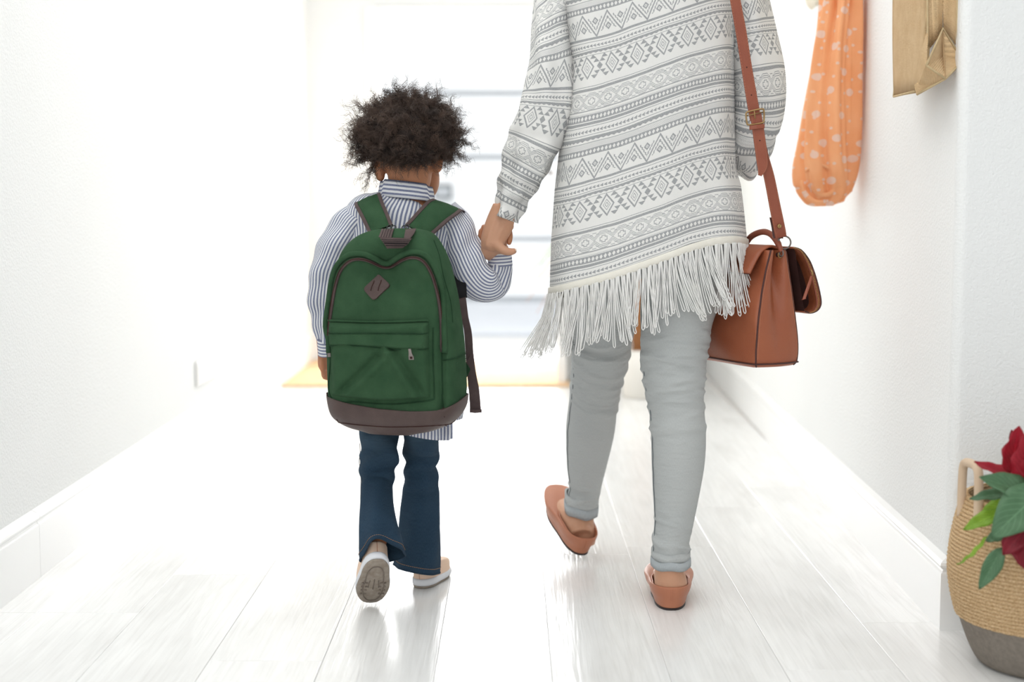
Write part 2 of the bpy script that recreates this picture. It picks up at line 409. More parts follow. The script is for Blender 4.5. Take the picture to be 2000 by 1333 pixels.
def lr(xl, xr, y, Y, b=None): return sec((xl+xr)/2, y, Y, (xr-xl)/2, b)
def fbm(p, s): return noise.noise(Vector([float(c)*s for c in p]))

# ================================================================ SETTING
LX = -1.015
def RX(Y): return .806+.028*(Y-2.738)        # face of the right baseboard
CY = 2.738                                   # where the right wall turns
FY = 7.56                                    # far wall
# floor: slab and planks
b = B(); b.box(-1.3, 2.6, -.5, 9.0, -.06, -.004); fl = b.obj('floor', 'floor_gap', smooth=False, tag=(None, None, None, 'structure'))
pw, plen = .2005, 1.38; pm = {}
def plank(x0, x1, y0, y1):
    key = (round(x1-x0, 3), round(y1-y0, 3))
    if key not in pm:
        w, l = (x1-x0)/2-.0003, (y1-y0)/2-.0003; e = .0007
        V = [(-w, -l, -.005), (w, -l, -.005), (w, l, -.005), (-w, l, -.005), (-w, -l, -e), (w, -l, -e), (w, l, -e), (-w, l, -e),
             (-w+e, -l+e, 0), (w-e, -l+e, 0), (w-e, l-e, 0), (-w+e, l-e, 0)]
        Fc = [(8, 9, 10, 11)]+[(a+i, a+(i+1) % 4, a+4+(i+1) % 4, a+4+i) for a in (0, 4) for i in range(4)]
        me = bpy.data.meshes.new('plank'); me.from_pydata(V, [], Fc); me.materials.append(M['floor_wood']); pm[key] = me
    o = bpy.data.objects.new('plank', pm[key]); o.location = ((x0+x1)/2, (y0+y1)/2, 0); o.parent = fl; COL.objects.link(o)
xs = [LX+.0 - .12 + pw*i for i in range(19)]
joint = {0: 2.86, 1: 2.86-.0, 2: 3.16, 3: 2.55, 4: 3.6, 5: 2.2, 6: 3.35, 7: 2.05, 8: 2.5, 9: 2.79, 10: 2.3}
for i, x0 in enumerate(xs):
    j0 = joint.get(i, 2+random.random()*1.2); y = j0-plen*3
    while y < 8.6:
        ya, yb = max(y, -.4), min(y+plen, 8.6)
        if yb-ya > .02 and not (x0 > RX(3)+.02 and ya > CY+.05): plank(x0, x0+pw, ya, yb)
        y += plen
# walls
b = B(); b.box(LX-.156, LX-.016, -.4, FY+.1, 0, 2.72); b.obj('wall_left', 'wall_plaster', smooth=False, tag=(None, None, None, 'structure'))
# right wall block: rounded plaster corner, hall face and near face
b = B(); cr = .02; xw = RX(CY)+.016; prof = [(RX(FY)+.016, FY+.1)]
prof += [(RX(CY+.3)+.016, CY+.3)]
for k in range(9):
    a = pi + k/8*pi/2; prof.append((xw+cr+cr*math.cos(a), CY+.016+cr+cr*math.sin(a)))
prof += [(2.5, CY+.016), (2.5, FY+.1)]
g = np.array([[(x, y, z) for x, y in prof] for z in (0, 2.72)], float); b.grid(g, g[..., :2], closed=True, flip=False)
n_ = len(prof); b.F.append(tuple(range(n_-1, -1, -1))); b.F.append(tuple(range(n_, 2*n_))); b.fm += [0, 0]
b.obj('wall_right', 'wall_plaster', smooth=False, tag=(None, None, None, 'structure'))
b = B(); b.box(-1.2, 2.6, -4.0, FY+.1, 2.72, 2.8); b.obj('ceiling', 'wall_plaster', smooth=False, tag=(None, None, None, 'structure'))
# baseboards: moulded profile (depth from wall, height)
bp = [(0, 0), (.016, 0), (.016, .106), (.0155, .109), (.012, .1115), (.0105, .115), (.0125, .1175), (.0165, .120), (.018, .1245), (.0165, .129), (.012, .1325), (.006, .1355), (0, .1385)]
def baseboard(name, path, h=1.0, tag=True, parent=None):
    """path list of (x,y) on wall face with outward normals (nx,ny) scaled for mitres"""
    b = B(); g = np.array([[(x+nx*d, y+ny*d, z*h) for d, z in bp] for (x, y, nx, ny) in path], float)
    b.grid(g, g[..., :2], closed=False, flip=True); k = len(bp)
    b.F.append(tuple(range(k))); b.F.append(tuple(range(len(path)*k-1, (len(path)-1)*k-1, -1))); b.fm += [0, 0]
    o = b.obj(name, 'white_gloss', smooth=False, parent=parent)
    if tag: settag(o, kind='structure')
    return o
baseboard('baseboard_left', [(LX-.016, 3.14, 1, 0), (LX-.016, FY, 1, 0)], 1.06)
baseboard('baseboard_left_near', [(LX-.016, -.3, 1, 0), (LX-.016, 3.1385, 1, 0)], 1.06)
baseboard('baseboard_right', [(RX(FY)+.016, FY, -1, 0), (xw, CY+.016, -1, -1)])
baseboard('baseboard_corner', [(xw, CY+.016, -1, -1), (2.5, CY+.016, 0, -1)])
# far wall with doorway: left pier, right pier, header
DX0, DX1 = P(745, 600, FY)[0], P(1118, 600, FY)[0]; DZ = P(900, 40, FY)[2]
b = B(); b.box(LX-.1, DX0, FY, FY+.14, 0, 2.72); b.box(DX1, 1.2, FY, FY+.14, 0, 2.72); b.box(DX0, DX1, FY, FY+.14, DZ, 2.72)
b.obj('wall_far', 'wall_plaster', smooth=False, tag=(None, None, None, 'structure'))
b = B()
for (x0, x1) in ((DX0-.07, DX0), (DX1, DX1+.07)): b.box(x0, x1, FY-.02, FY, 0, DZ+.07)
b.box(DX0, DX1, FY-.02, FY, DZ, DZ+.07)
bevel(b.obj('trim_1', 'white_gloss', smooth=False, tag=('white casing around the far doorway', None, None, 'structure')), .006)
baseboard('baseboard_far', [(LX-.016, FY, 0, -1), (DX0-.07, FY, 0, -1)])
# the open door leaf seen beside the woman's sleeve
dr = settag(bpy.data.objects.new('door_1', None), kind='structure'); COL.objects.link(dr)
dr['label'] = 'white door leaf standing open into the hall at its far end'
h0 = np.array([DX1, FY-.03]); h1 = G(1088, 752)[:2]; dv_ = (h1-h0)/np.linalg.norm(h1-h0); pn_ = np.array([-dv_[1], dv_[0]]); Ld = np.linalg.norm(h1-h0)
def leafbox(s0, s1, z0, z1, t0, t1):
    b = B(); V = []
    for z in (z0, z1):
        for s, t in ((s0, t0), (s1, t0), (s1, t1), (s0, t1)):
            q = h0+dv_*s+pn_*t; V.append((q[0], q[1], z))
    b.V = [np.array(v) for v in V]; b.U = [(0, 0)]*8
    for f in ((0, 3, 2, 1), (4, 5, 6, 7), (0, 1, 5, 4), (1, 2, 6, 5), (2, 3, 7, 6), (3, 0, 4, 7)): b.F.append(f); b.fm.append(0)
    return b
leafbox(0, Ld, .012, DZ-.02, 0, .04).obj('door_leaf', 'white_gloss', dr, smooth=False)
for z0, z1 in ((.2, .8), (1.05, DZ-.3)): leafbox(.14, Ld-.14, z0, z1, -.006, .046).obj('door_panel', 'white_plastic', dr, smooth=False)
for t in (-.045, .055): bevel(leafbox(Ld-.13, Ld-.02, .93, .95, t, t+.02).obj('door_handle', 'metal_pull', dr, smooth=False), .004)
# the wide low yard outside, and the white sectional wall across it
b = B(); b.box(-6, 6, 9.0, 13.2, -.08, -.01); b.obj('path_outside', 'outside_ground', smooth=False, tag=('pale paving outside the far doorway', None, None, 'structure'))
OY = 12.3
ow = bpy.data.objects.new('wall_outside', None); settag(ow, 'white horizontally panelled wall across the yard outside', kind='structure'); COL.objects.link(ow)
b = B(); b.box(-5, 5, OY+.02, OY+.2, -.05, 3.2); b.obj('backing', 'outside_groove', ow, smooth=False)  # grey backing puts the shade of the panel grooves into the colour
zs = [P(900, y, OY)[2] for y in (587, 470, 310, 185, 40, -110)]
for k in range(5):
    b = B(); b.box(-5, 5, OY, OY+.05, zs[k]+(.03 if k else .03), zs[k+1]-.012); bevel(b.obj('panel', 'outside_wall', ow, smooth=False), .008)
q0, q1 = P(848, 388, OY-.06), P(882, 360, OY-.06)
b = B(); b.box(q0[0], q1[0], OY-.07, OY, q0[2], q1[2]); mb = b.obj('meter_box', 'meter_grey', smooth=False, tag=('grey meter box on the white wall outside, beside the child\'s collar', 'box')); bevel(mb, .01)
b = B(); b.box(q0[0]+.02, q1[0]-.02, OY-.076, OY-.07, q0[2]+.02, q1[2]-.03); b.obj('meter_window', 'outside_groove', mb, smooth=False)
# coir mat at the doorway
ma = G(547, 757); mb2 = G(1113, 757); mm = empty('door_mat', 'large tan doormat across the far end of the hall', 'mat')
b = B(); b.box(LX+.002, mb2[0], ma[1], FY-.03, .0, .012); bevel(b.obj('mat_pile', 'coir_mat', mm, smooth=False), .004)
b = B(); b.box(LX+.001, mb2[0]+.004, ma[1]-.004, FY-.026, -.0005, .004); b.obj('mat_backing', 'rope_handle', mm, smooth=False)

# socket and switch on the left wall
def Lw(x, y):   # point on the left wall face
    r = ray(x, y); t = (LX-.016)/r[0]; return np.array([0, 0, CH])+t*r
def plate(name, y0, y1, z0, z1, lab, cat):
    b = B(); xw_ = LX-.016; b.box(xw_, xw_+.010, y0, y1, z0, z1); o = bevel(b.obj(name, 'white_plastic', smooth=False, tag=(lab, cat)), .003); return o
a0, a1 = Lw(381, 752), Lw(424, 690); yc = (a0[1]+a1[1])/2; zc = (a0[2]+a1[2])/2
so = plate('wall_socket', a0[1], a1[1], zc-.04, zc+.04, 'white double power socket low on the left wall', 'socket')
for k, s in enumerate((.27, .73)):
    yy = a0[1]+(a1[1]-a0[1])*s; w2 = (a1[1]-a0[1])*.2
    b = B(); b.box(LX-.007, LX-.004, yy-w2, yy+w2, zc-.03, zc+.03); f_ = bevel(b.obj('socket_face', 'white_gloss', so, smooth=False), .001)
    b = B()
    for dz, dyy in ((.012, 0), (-.01, -.012), (-.01, .012)): b.box(LX-.0045, LX-.003, yy+dyy-.004, yy+dyy+.004, zc+dz-.004, zc+dz+.004)
    b.obj('pin_holes', 'socket_dark', f_, smooth=False)
a0, a1 = Lw(575, 300), Lw(590, 258)
sw = plate('light_switch', a0[1], a0[1]+.09, a0[2]-.005, a0[2]+.085, 'white light switch high on the left wall near the far end', 'switch')
b = B(); b.box(LX-.007, LX-.002, a0[1]+.03, a0[1]+.06, a0[2]+.02, a0[2]+.06); bevel(b.obj('rocker', 'white_gloss', sw, smooth=False), .001)

# ================================================================ body builder: overlapping closed limbs fused into one skin
def body(name, parts, mat, parent, voxel=.004, smooth=4):
    b = B()
    for secs, kw in parts: b.tube(secs, nseg=kw.pop('nseg', 18), **kw)
    o = b.obj(name, mat, parent)
    bm = bmesh.new(); bm.from_mesh(o.data); bmesh.ops.remove_doubles(bm, verts=bm.verts, dist=1e-5); bmesh.ops.recalc_face_normals(bm, faces=bm.faces); bm.to_mesh(o.data); bm.free()
    mod_apply(o, [('REMESH', dict(mode='VOXEL', voxel_size=voxel, use_smooth_shade=True)), ('SMOOTH', dict(factor=.5, iterations=smooth))])
    o.data.polygons.foreach_set('use_smooth', [True]*len(o.data.polygons)); return o
def ball(c, rx, ry=None, rz=None, n=8):
    ry = ry or rx; rz = rz or rx
    return [(c[0], c[1], c[2]+rz*math.cos(pi*k/n), max(rx*math.sin(pi*k/n), 1e-4), max(ry*math.sin(pi*k/n), 1e-4)) for k in range(n+1)]
def BL(c, rx, ry=None, rz=None): return (ball(c, rx, ry, rz), dict(horiz=True, cap=(False, False), nring=17))
def path(pts, **kw): return ([sec(*p) for p in pts], dict(kw))

# shoe builder (local: x lateral, y forward from heel, z up)
def shoe_rings(L, wh, wt, nphi=40):
    """footprint outline, unit scale"""
    out = []
    for k in range(nphi):
        a = -pi/2+2*pi*k/nphi; s = (math.sin(a)+1)/2      # 0 heel .. 1 toe
        w = wh+(wt-wh)*min(1, s*1.5)-(.10*wt)*math.exp(-((s-.38)/.16)**2)
        ca = math.cos(a); out.append((math.copysign(abs(ca)**.75, ca)*w/2, s*L, s))
    return out
def xf(o_, yaw, pitch, roll=0):
    return Matrix.Translation(Vector(o_)) @ Matrix.Rotation(yaw, 4, 'Z') @ Matrix.Rotation(pitch, 4, 'X') @ Matrix.Rotation(roll, 4, 'Y')
def tp(Mx, pts):
    return np.array([tuple(Mx @ Vector(p)) for p in pts])
def make_shoe(parent, Mx, L, wh, wt, rim, oplen, upper, solemat, sole_h, kind, solebot=None, flip=1):
    R = shoe_rings(L, wh, wt); n = len(R)
    def lay(sc, zf, cy=.45): return [(x*sc, cy*L+(y-cy*L)*(1-(1-sc)*(.3 if kind == 'clog' else 1)), zf(s)) for x, y, s in R]
    top = lambda s: rim[0]+(rim[1]-rim[0])*min(1, s/.42) if s < .42 else rim[1]-(rim[1]-rim[2])*((s-.42)/.58)**1.3
    op = []                                                # opening outline
    for x, y, s in R:
        yo = min(y, L)*(oplen/L)*.97+.006; op.append((x*(.90-.22*s)*(1-.15*s), yo, max(rim[0], top(yo/L)*(1.0)+.004*(1-s)*0+.004*s)))
    if kind == 'clog':
        layers = [lay(.70, lambda s: 0.0), lay(.74, lambda s: .002), lay(.80, lambda s: .016), lay(.90, lambda s: top(s)*.55), lay(.985, lambda s: top(s)*.86), lay(.985, lambda s: top(s)*1.0),]
        layers.append([(x*.86+.14*ox, y*.86+.14*oy+0, top(s)*1.02) for (x, y, s), (ox, oy, oz) in zip(R, op)])
        layers.append([((x*.45+ox*.55), y*.5+oy*.5, top(s)*.45+oz*.62) for (x, y, s), (ox, oy, oz) in zip(R, op)])
        layers.append(op)
        layers.append([(x*.94, y+.004, z-.004) for x, y, z in op]); layers.append([(x*.92, y+.004, z-.03) for x, y, z in op])
        layers.append([(x*.75, y*.95+.01, .02) for x, y, z in op])
        b = B(); g = np.array([tp(Mx, l) for l in layers]); b0 = b.grid(g, g[..., :2], closed=True)
        b.fan([b0+(len(layers)-1)*n+j for j in range(n)], tp(Mx, [(0, oplen/2, .018)])[0])
        o = b.obj('shoe', upper, parent); md = o.modifiers.new('s', 'SUBSURF'); md.levels = 1; md.render_levels = 2
        b = B(); s_ = [tp(Mx, lay(.715, lambda s: z)) for z in (-.0045, -.001)]; g = np.array(s_); b0 = b.grid(g, g[..., :2], closed=True)
        b.fan([b0+j for j in range(n)], tp(Mx, [(0, L*.45, -.0045)])[0], True); b.fan([b0+n+j for j in range(n)], tp(Mx, [(0, L*.45, -.001)])[0]); b.obj('sole', solemat, o)
        b = B(); b.wire(tp(Mx, [(x*1.01, y, z+.0008) for x, y, z in op]), .0016, 6, closed=True); b.obj('topline', 'shoe_tan', o)
        b = B(); hs = [(0, -.0005 + L*.45*(1-sc_)*.3, z_) for sc_, z_ in ((.80, .016), (.90, rim[0]*.55), (.985, rim[0]*.86), (.985, rim[0]))]
        b.wire(tp(Mx, catmull(hs, 10)), .0006, 5); b.obj('heel_seam', 'stitch_tan', o)
        return o
    # slip-on trainer
    layers = [lay(.93, lambda s: sole_h*.8), lay(.97, lambda s: sole_h*1.1), lay(.95, lambda s: top(s)*.7)]
    layers.append([(x*.92, y, top(s)*.98) for x, y, s in R]); layers.append([((x*.5+ox*.5), y*.55+oy*.45, top(s)*.5+oz*.58) for (x, y, s), (ox, oy, oz) in zip(R, op)])
    layers += [op, [(x*.93, y+.003, z-.004) for x, y, z in op], [(x*.8, y*.9+.008, sole_h) for x, y, z in op]]
    b = B(); g = np.array([tp(Mx, l) for l in layers]); b0 = b.grid(g, g[..., :2], closed=True)
    b.fan([b0+(len(layers)-1)*n+j for j in range(n)], tp(Mx, [(0, oplen/2, sole_h)])[0])
    o = b.obj('shoe', upper, parent); md = o.modifiers.new('s', 'SUBSURF'); md.levels = 1; md.render_levels = 2
    b = B(); ls = [lay(.90, lambda s: 0), lay(.965, lambda s: .0015), lay(1.03, lambda s: sole_h*.4), lay(1.03, lambda s: sole_h*(1.0+.35*(1-s))), lay(.98, lambda s: sole_h*(1.25+.45*(1-s))), lay(.90, lambda s: sole_h*1.3)]
    g = np.array([tp(Mx, l) for l in ls]); b0 = b.grid(g, g[..., :2], closed=True); b.fan([b0+j for j in range(n)], tp(Mx, [(0, L*.45, 0)])[0], True)
    ms = b.obj('midsole', 'shoe_white', o); md = ms.modifiers.new('s', 'SUBSURF'); md.levels = 1; md.render_levels = 1
    b = B(); ls = [lay(.86, lambda s: -.0035), lay(.945, lambda s: -.0028), lay(.985, lambda s: .0006), lay(.9, lambda s: .001)]
    g = np.array([tp(Mx, l) for l in ls]); b0 = b.grid(g, g[..., :2], closed=True); b.fan([b0+j for j in range(n)], tp(Mx, [(0, L*.45, -.0038)])[0], True); b.obj('outsole', 'sole_grey', o)
    # tread: raised rim groove, cleat dots and flex lines
    b = B()
    def inner(sc_, y0, y1): return [(x*sc_, y0+(y1-y0)*s, -.0045) for x, y, s in R]
    b.wire(tp(Mx, inner(.62, L*.14, L*.9)), .0011, 5, closed=True)
    for k in range(5):
        x_ = (-.3+.15*k)*wt; b.wire(tp(Mx, [(x_*.8, L*.42+abs(k-2)*.004, -.0045), (x_, L*.64-abs(k-2)*.006, -.0045)]), .0009, 4)
    for yy in (.5, .58, .66, .74):
        for xx in (-.32, -.2, .2, .32): q = tp(Mx, [(xx*wt, L*yy, -.003), (xx*wt, L*yy, -.0055)]); b.wire(q, .0022, 6)
    b.obj('tread', 'sole_tread', o)
    b = B(); b.wire(tp(Mx, catmull([(0, L*.45*(1-.95)-.0008, rim[0]*.35), (0, L*.04*0-.0003, rim[0]*.7), (0, L*.0+.0008, rim[0])], 8)), .0005, 4); b.obj('heel_seam', 'stitch_tan', o)
    return o

# ================================================================ WOMAN
wo = empty('person', 'adult in patterned fringed cardigan and pale grey jeans walking away with a shoulder bag', 'person')
# visible lower legs and feet transforms
RHEEL = (G(1311, 1196)[0], G(1311, 1196)[1], .0045); RM = xf(RHEEL, math.radians(-4), 0)
LHEEL = G(1139, 1099); LM = xf((LHEEL[0], LHEEL[1], .014), math.radians(16), math.radians(21), math.radians(6))
make_shoe(wo, RM, .245, .098, .108, (.041, .039, .042), .15, 'shoe_tan', 'shoe_sole_dark', .01, 'clog')
make_shoe(wo, LM, .245, .098, .108, (.041, .039, .042), .15, 'shoe_tan', 'shoe_sole_dark', .01, 'clog')
def foot(Mx, ank, k=1.0):
    p = [((0, .038, .030), .026, .022), ((0, .075, .040), .031, .024), ((0, .13, .036), .036, .020), ((0, .19, .026), .040, .014), ((0, .225, .022), .030, .010)]
    out = []
    for c, a, b_ in p: q = tp(Mx, [tuple(np.array(c)*k)])[0]; out.append((*q, a*k, b_*k))
    return (out, dict(ref=(0, 0, 1)))
WY = 3.03
rankle = P(1308, 1118, 2.905); lankle = P(1136, 1010, 3.335)
hipR = P(1335, 480, 3.0); hipL = P(1180, 480, 3.06)
parts = [foot(RM, 0), foot(LM, 0)]
Lsec = [lr(1108, 1262, 470, 3.06, .095), lr(1106, 1245, 560, 3.10, .085), lr(1112, 1238, 620, 3.14, .08), lr(1117, 1235, 660, 3.17), lr(1117, 1227, 700, 3.19), lr(1116, 1214, 745, 3.22), lr(1112, 1207, 780, 3.245), lr(1105, 1201, 840, 3.28), lr(1106, 1186, 905, 3.31), lr(1111, 1175, 950, 3.33), lr(1107, 1170, 975, 3.335), lr(1105, 1168, 990, 3.337)]
Rsec = [lr(1262, 1432, 470, 3.0, .1), lr(1252, 1412, 560, 2.985, .09), lr(1250, 1396, 610, 2.98, .08), lr(1251, 1388, 645, 2.972), lr(1252, 1380, 700, 2.962), lr(1258, 1376, 750, 2.952), lr(1266, 1375, 790, 2.945), lr(1271, 1379, 850, 2.93), lr(1272, 1377, 900, 2.922), lr(1274, 1368, 955, 2.915), lr(1277, 1356, 1015, 2.908), lr(1275, 1347, 1055, 2.905), lr(1274, 1346, 1078, 2.905), lr(1276, 1344, 1092, 2.905)]
def inside(L, k): return [(x, y, z, a*k, b_*k) for x, y, z, a, b_ in L]
parts.append(([sec(1309, 1180, 2.915, 25, .018), sec(1310, 1160, 2.908, 30, .028), sec(1310, 1138, 2.905, 33, .034), sec(1307, 1112, 2.902, 29, .034)]+inside(Rsec[:-1], .86)[::-1], {}))
parts.append(([sec(1140, 1066, 3.325, 22, .02), sec(1138, 1046, 3.325, 28, .030), sec(1133, 1020, 3.335, 27, .034)]+inside(Lsec[:-1], .86)[::-1], {}))
sl = [sec(1112, -120, WY, 52, .07), sec(1094, -30, WY-.01, 47, .07), sec(1084, 50, WY-.02, 44, .07), sec(1079, 130, WY-.03, 46, .072), sec(1067, 205, WY-.035, 49, .07), sec(1046, 275, WY-.035, 49, .062), sec(1020, 340, WY-.03, 42, .047), sec(1002, 385, WY-.028, 31, .036), sec(986, 427, WY-.028, 21, .027)]
sr = [sec(1432, -120, WY, 50, .07), sec(1448, -20, WY+.01, 46, .075), sec(1462, 70, WY+.02, 50, .08), sec(1474, 150, WY+.02, 54, .085), sec(1474, 215, WY+.03, 53, .09), sec(1466, 262, WY+.05, 45, .085), sec(1455, 295, WY+.09, 32, .06), sec(1450, 312, WY+.13, 22, .04)]
parts.append(([sec(1265, 540, WY, 120, .09), sec(1265, 470, WY, 155, .115), sec(1265, 380, WY, 145, .10), sec(1262, 250, WY, 118, .09), sec(1262, 100, WY, 135, .105), sec(1265, -30, WY, 160, .105), sec(1268, -110, WY, 165, .085), sec(1270, -165, WY, 110, .065), sec(1272, -190, WY, 62, .055), sec(1272, -260, WY+.01, 55, .052)], {}))
# head with face, turned ahead
hc = P(1270, -365, WY+.02)
parts += [BL(hc, .075, .095, .115), BL(hc+np.array([0, .05, -.055]), .055, .055, .06), BL(hc+np.array([0, .105, -.015]), .012, .016, .024), BL(hc+np.array([-.078, .005, -.01]), .01, .018, .032), BL(hc+np.array([.078, .005, -.01]), .01, .018, .032), BL(hc+np.array([0, .092, -.058]), .024, .012, .009)]
# arms: left arm down to the held hand, right arm bent forward
parts.append((inside(sl[:-1], .70)+[sec(983, 425, WY-.03, 22, .019)], {}))
parts.append((inside(sr[:5], .66)+[sec(1474, 262, WY+.06, 34, .036), (*P(1470, 285, WY+.12), .031, .031), (*P(1455, 275, WY+.25), .024, .024)], {}))
hR = P(1450, 268, WY+.27)
parts.append(([(*hR, .028, .018), (hR[0]-.01, hR[1]+.04, hR[2], .04, .015), (hR[0]-.02, hR[1]+.085, hR[2]-.01, .038, .013)], dict(ref=(0, 0, 1))))
for k in range(4):
    bx = hR+np.array([-.048+.019*k, .08, -.01]); l = (.06, .07, .066, .05)[k]
    parts.append(([(*bx, .009, .009), (*(bx+[-.004, l*.6, -.006]), .008, .008), (*(bx+[-.008, l, -.03]), .0068, .0068)], dict(ref=(0, 0, 1), nseg=10)))
parts.append(([(*(hR+[-.03, .02, 0]), .011, .011), (*(hR+[-.055, .05, .01]), .0095, .0095), (*(hR+[-.062, .085, .012]), .008, .008)], dict(ref=(0, 0, 1), nseg=10)))
for a_, b__, c__ in (((968, 428), (957, 455), (951, 482)), ((977, 432), (966, 458), (957, 482)), ((986, 438), (975, 460), (966, 478))):
    parts.append(([sec(*a_, WY-.043, 3.4), sec(*b__, WY-.0445, 3.6), sec(*c__, WY-.043, 4.6)], dict(nseg=8)))
# left hand: back of the hand to the camera, fingers wrapped round the child's wrist, thumb out to the right
HY = WY-.03
parts.append(([sec(982, 420, HY, 25, .018), sec(976, 440, HY, 27, .016), sec(967, 460, HY-.002, 25, .015), sec(961, 476, HY-.004, 21, .014), sec(957, 487, HY, 14, .011)], {}))
parts.append(([sec(975, 400, HY, 12, .012), sec(962, 435, HY, 14, .013), sec(951, 465, HY, 12, .013), sec(948, 485, HY, 8, .010)], {}))
parts.append(([sec(966, 472, HY-.006, 14, .0125), sec(976, 484, HY-.012, 10.5), sec(988, 491, HY-.016, 8.5), sec(999, 492, HY-.017, 7.2), sec(1006, 490, HY-.017, 5.6), sec(1009, 489, HY-.017, 3)], dict(nseg=12)))
for k, (x0, y0, x1, y1, x2, y2) in enumerate(((947, 478, 950, 498, 962, 502), (953, 480, 957, 496, 970, 499), (960, 480, 964, 492, 978, 494), (966, 478, 972, 488, 984, 490))):
    parts.append(([sec(x0, y0, HY, 8.5), sec(x1, y1, HY+.016, 8.2), sec(x2, y2, HY+.042, 7.5), sec(x2+4, y2-8, HY+.055, 6.4)], dict(nseg=10)))
wb = body('body', parts, 'skin_woman', wo, .0027, 4)
for sgn in (-1, 1):
    b = B(); b.tube(ball(hc+np.array([.028*sgn, .088, .012]), .011), 12, horiz=True, cap=(False, False)); b.obj('eye', 'eye_white', wo)
b = B(); b.wire(P(1006, 489, HY-.0222)[None, :]+np.array([[0, 0, 0], [.003, 0, .0003]]), .0028, 8); b.obj('thumbnail', 'shoe_peach', wo, tag=('pale thumbnail',))
# hair of the adult (above the frame)
b = B(); b.tube(ball(hc+np.array([0, -.02, .02]), .088, .10, .122), 24, horiz=True, cap=(False, False), nring=24, disp=lambda th, s, v: .004*math.sin(th*9+s*14))
b.tube([sec(1270, -400, WY-.05, 80, .06), sec(1270, -300, WY-.07, 75, .05), sec(1270, -220, WY-.08, 60, .035), sec(1270, -160, WY-.095, 35, .02)], 24, disp=lambda th, s, v: .004*math.sin(th*11)); b.obj('hair', 'hair_brown', wo)

# jeans
def ridges(L):
    def f(th, s, v):
        d = 0
        for (v0, amp, w, tilt, c, wid) in L:
            x = v-(v0+tilt*math.sin(th-c)); k = math.exp(-((math.sin((th-c)/2))/wid)**2)
            d += amp*k*math.exp(-(x/w)**2)
        return d
    return f
jb = B()
def wr(n, v0, v1, amp, sd):
    r = random.Random(sd); return [(r.uniform(v0, v1), amp*r.uniform(.5, 1.2)*(1 if r.random() < .7 else -.6), r.uniform(.003, .007), r.uniform(-.02, .02), r.uniform(-2.2, 2.2), r.uniform(.35, .9)) for _ in range(n)]
LRW = wr(34, .20, .42, .0034, 3)+wr(9, .62, .70, .003, 5)+[(.26, .0035, .005, .012, 0, .9), (.30, .004, .005, .014, 0, .9), (.33, .0045, .005, .014, .3, .9), (.355, .0045, .005, .014, 0, .9), (.38, .004, .005, .010, 0, .9)]
RRW = wr(40, .20, .40, .0032, 9)+wr(10, .56, .65, .003, 6)+[(.24, .003, .005, -.008, .4, .9), (.29, .0032, .0045, -.005, .6, .9), (.31, .003, .004, .004, .5, .9), (.335, .003, .0045, .004, .5, .9)]
Ys = dict()
jb.tube(Lsec, 72, 260, cap=(False, False), disp=ridges(LRW)); jb.tube(Rsec, 72, 260, cap=(False, False), disp=ridges(RRW))
jb.tube([lr(1105, 1430, 330, WY, .12), lr(1100, 1440, 420, WY, .13), lr(1105, 1435, 480, WY, .13), lr(1150, 1390, 540, WY, .10)], 48, 20, cap=(True, True))
jn = jb.obj('jeans', 'denim_grey', wo)
def cuff(x0, x1, y0, y1, Y, tilt, parent, xx0=None, xx1=None):
    """turned-up hem: outer roll + lower strip"""
    b = B(); dx = 3
    for (ya, yb, grow, mt) in ((y0, y0+(y1-y0)*.55, 2.0, 0), (y0+(y1-y0)*.5, y1, 3.4, 1)):
        c0 = np.array(lr(x0-grow, x1+grow, ya, Y)); c1 = np.array(lr((xx0 or x0)-grow, (xx1 or x1)+grow, yb, Y))
        rows = [c0-np.array([0, 0, 0, .004, .004]), c0, c0*.5+c1*.5, c1, c1-np.array([0, 0, 0, .003, .003])]; rows[0][2] -= .001; rows[-1][2] += .002
        b.cur = mt; g = np.zeros((5, 49, 3)); u = np.zeros((5, 49, 2))
        for i, r in enumerate(rows):
            for j in range(49):
                th = -pi+2*pi*j/48; x = r[0]+math.sin(th)*r[3]; y = r[1]-math.cos(th)*r[4]
                z = r[2]-tilt*math.cos(th)-tilt*.6*math.sin(th)*(1 if xx0 else 0); g[i, j] = (x, y, z+.0015*math.sin(th*5+ya)); u[i, j] = (th*.04, i*.006)
        b.grid(g, u, flip=True)
    o = b.obj('cuff', None, parent, mats=['denim_grey', 'denim_grey_cuff']); return solid(o, .0022, 0)
cuff(1274, 1346, 1074, 1104, 2.905, .004, jn); cuff(1105, 1166, 966, 1001, 3.337, .009, jn, 1106, 1164)
def side_seam(secs, th, name='side_seam', par=None, r=.0007, mat='seam_dark', n=90, t0=.12, grow=1.0):
    R = catmull(secs, 120); T = np.gradient(R[:, :3], axis=0); pts = []
    for i in range(int(t0*120), 119):
        t = nrm(T[i]); sd = nrm(np.cross(t, [0, 1., 0])); dp = nrm(np.cross(sd, t)); a = th+.02*math.sin(i*.9)
        pts.append(R[i, :3]+(sd*math.sin(a)*R[i, 3]-dp*math.cos(a)*R[i, 4])*grow)
    b = B(); b.wire(pts, r, 4); return b.obj(name, mat, par)
side_seam(Lsec, -1.18, par=jn, t0=.28, grow=1.012); side_seam(Rsec, -1.32, par=jn, t0=.3, grow=1.012)

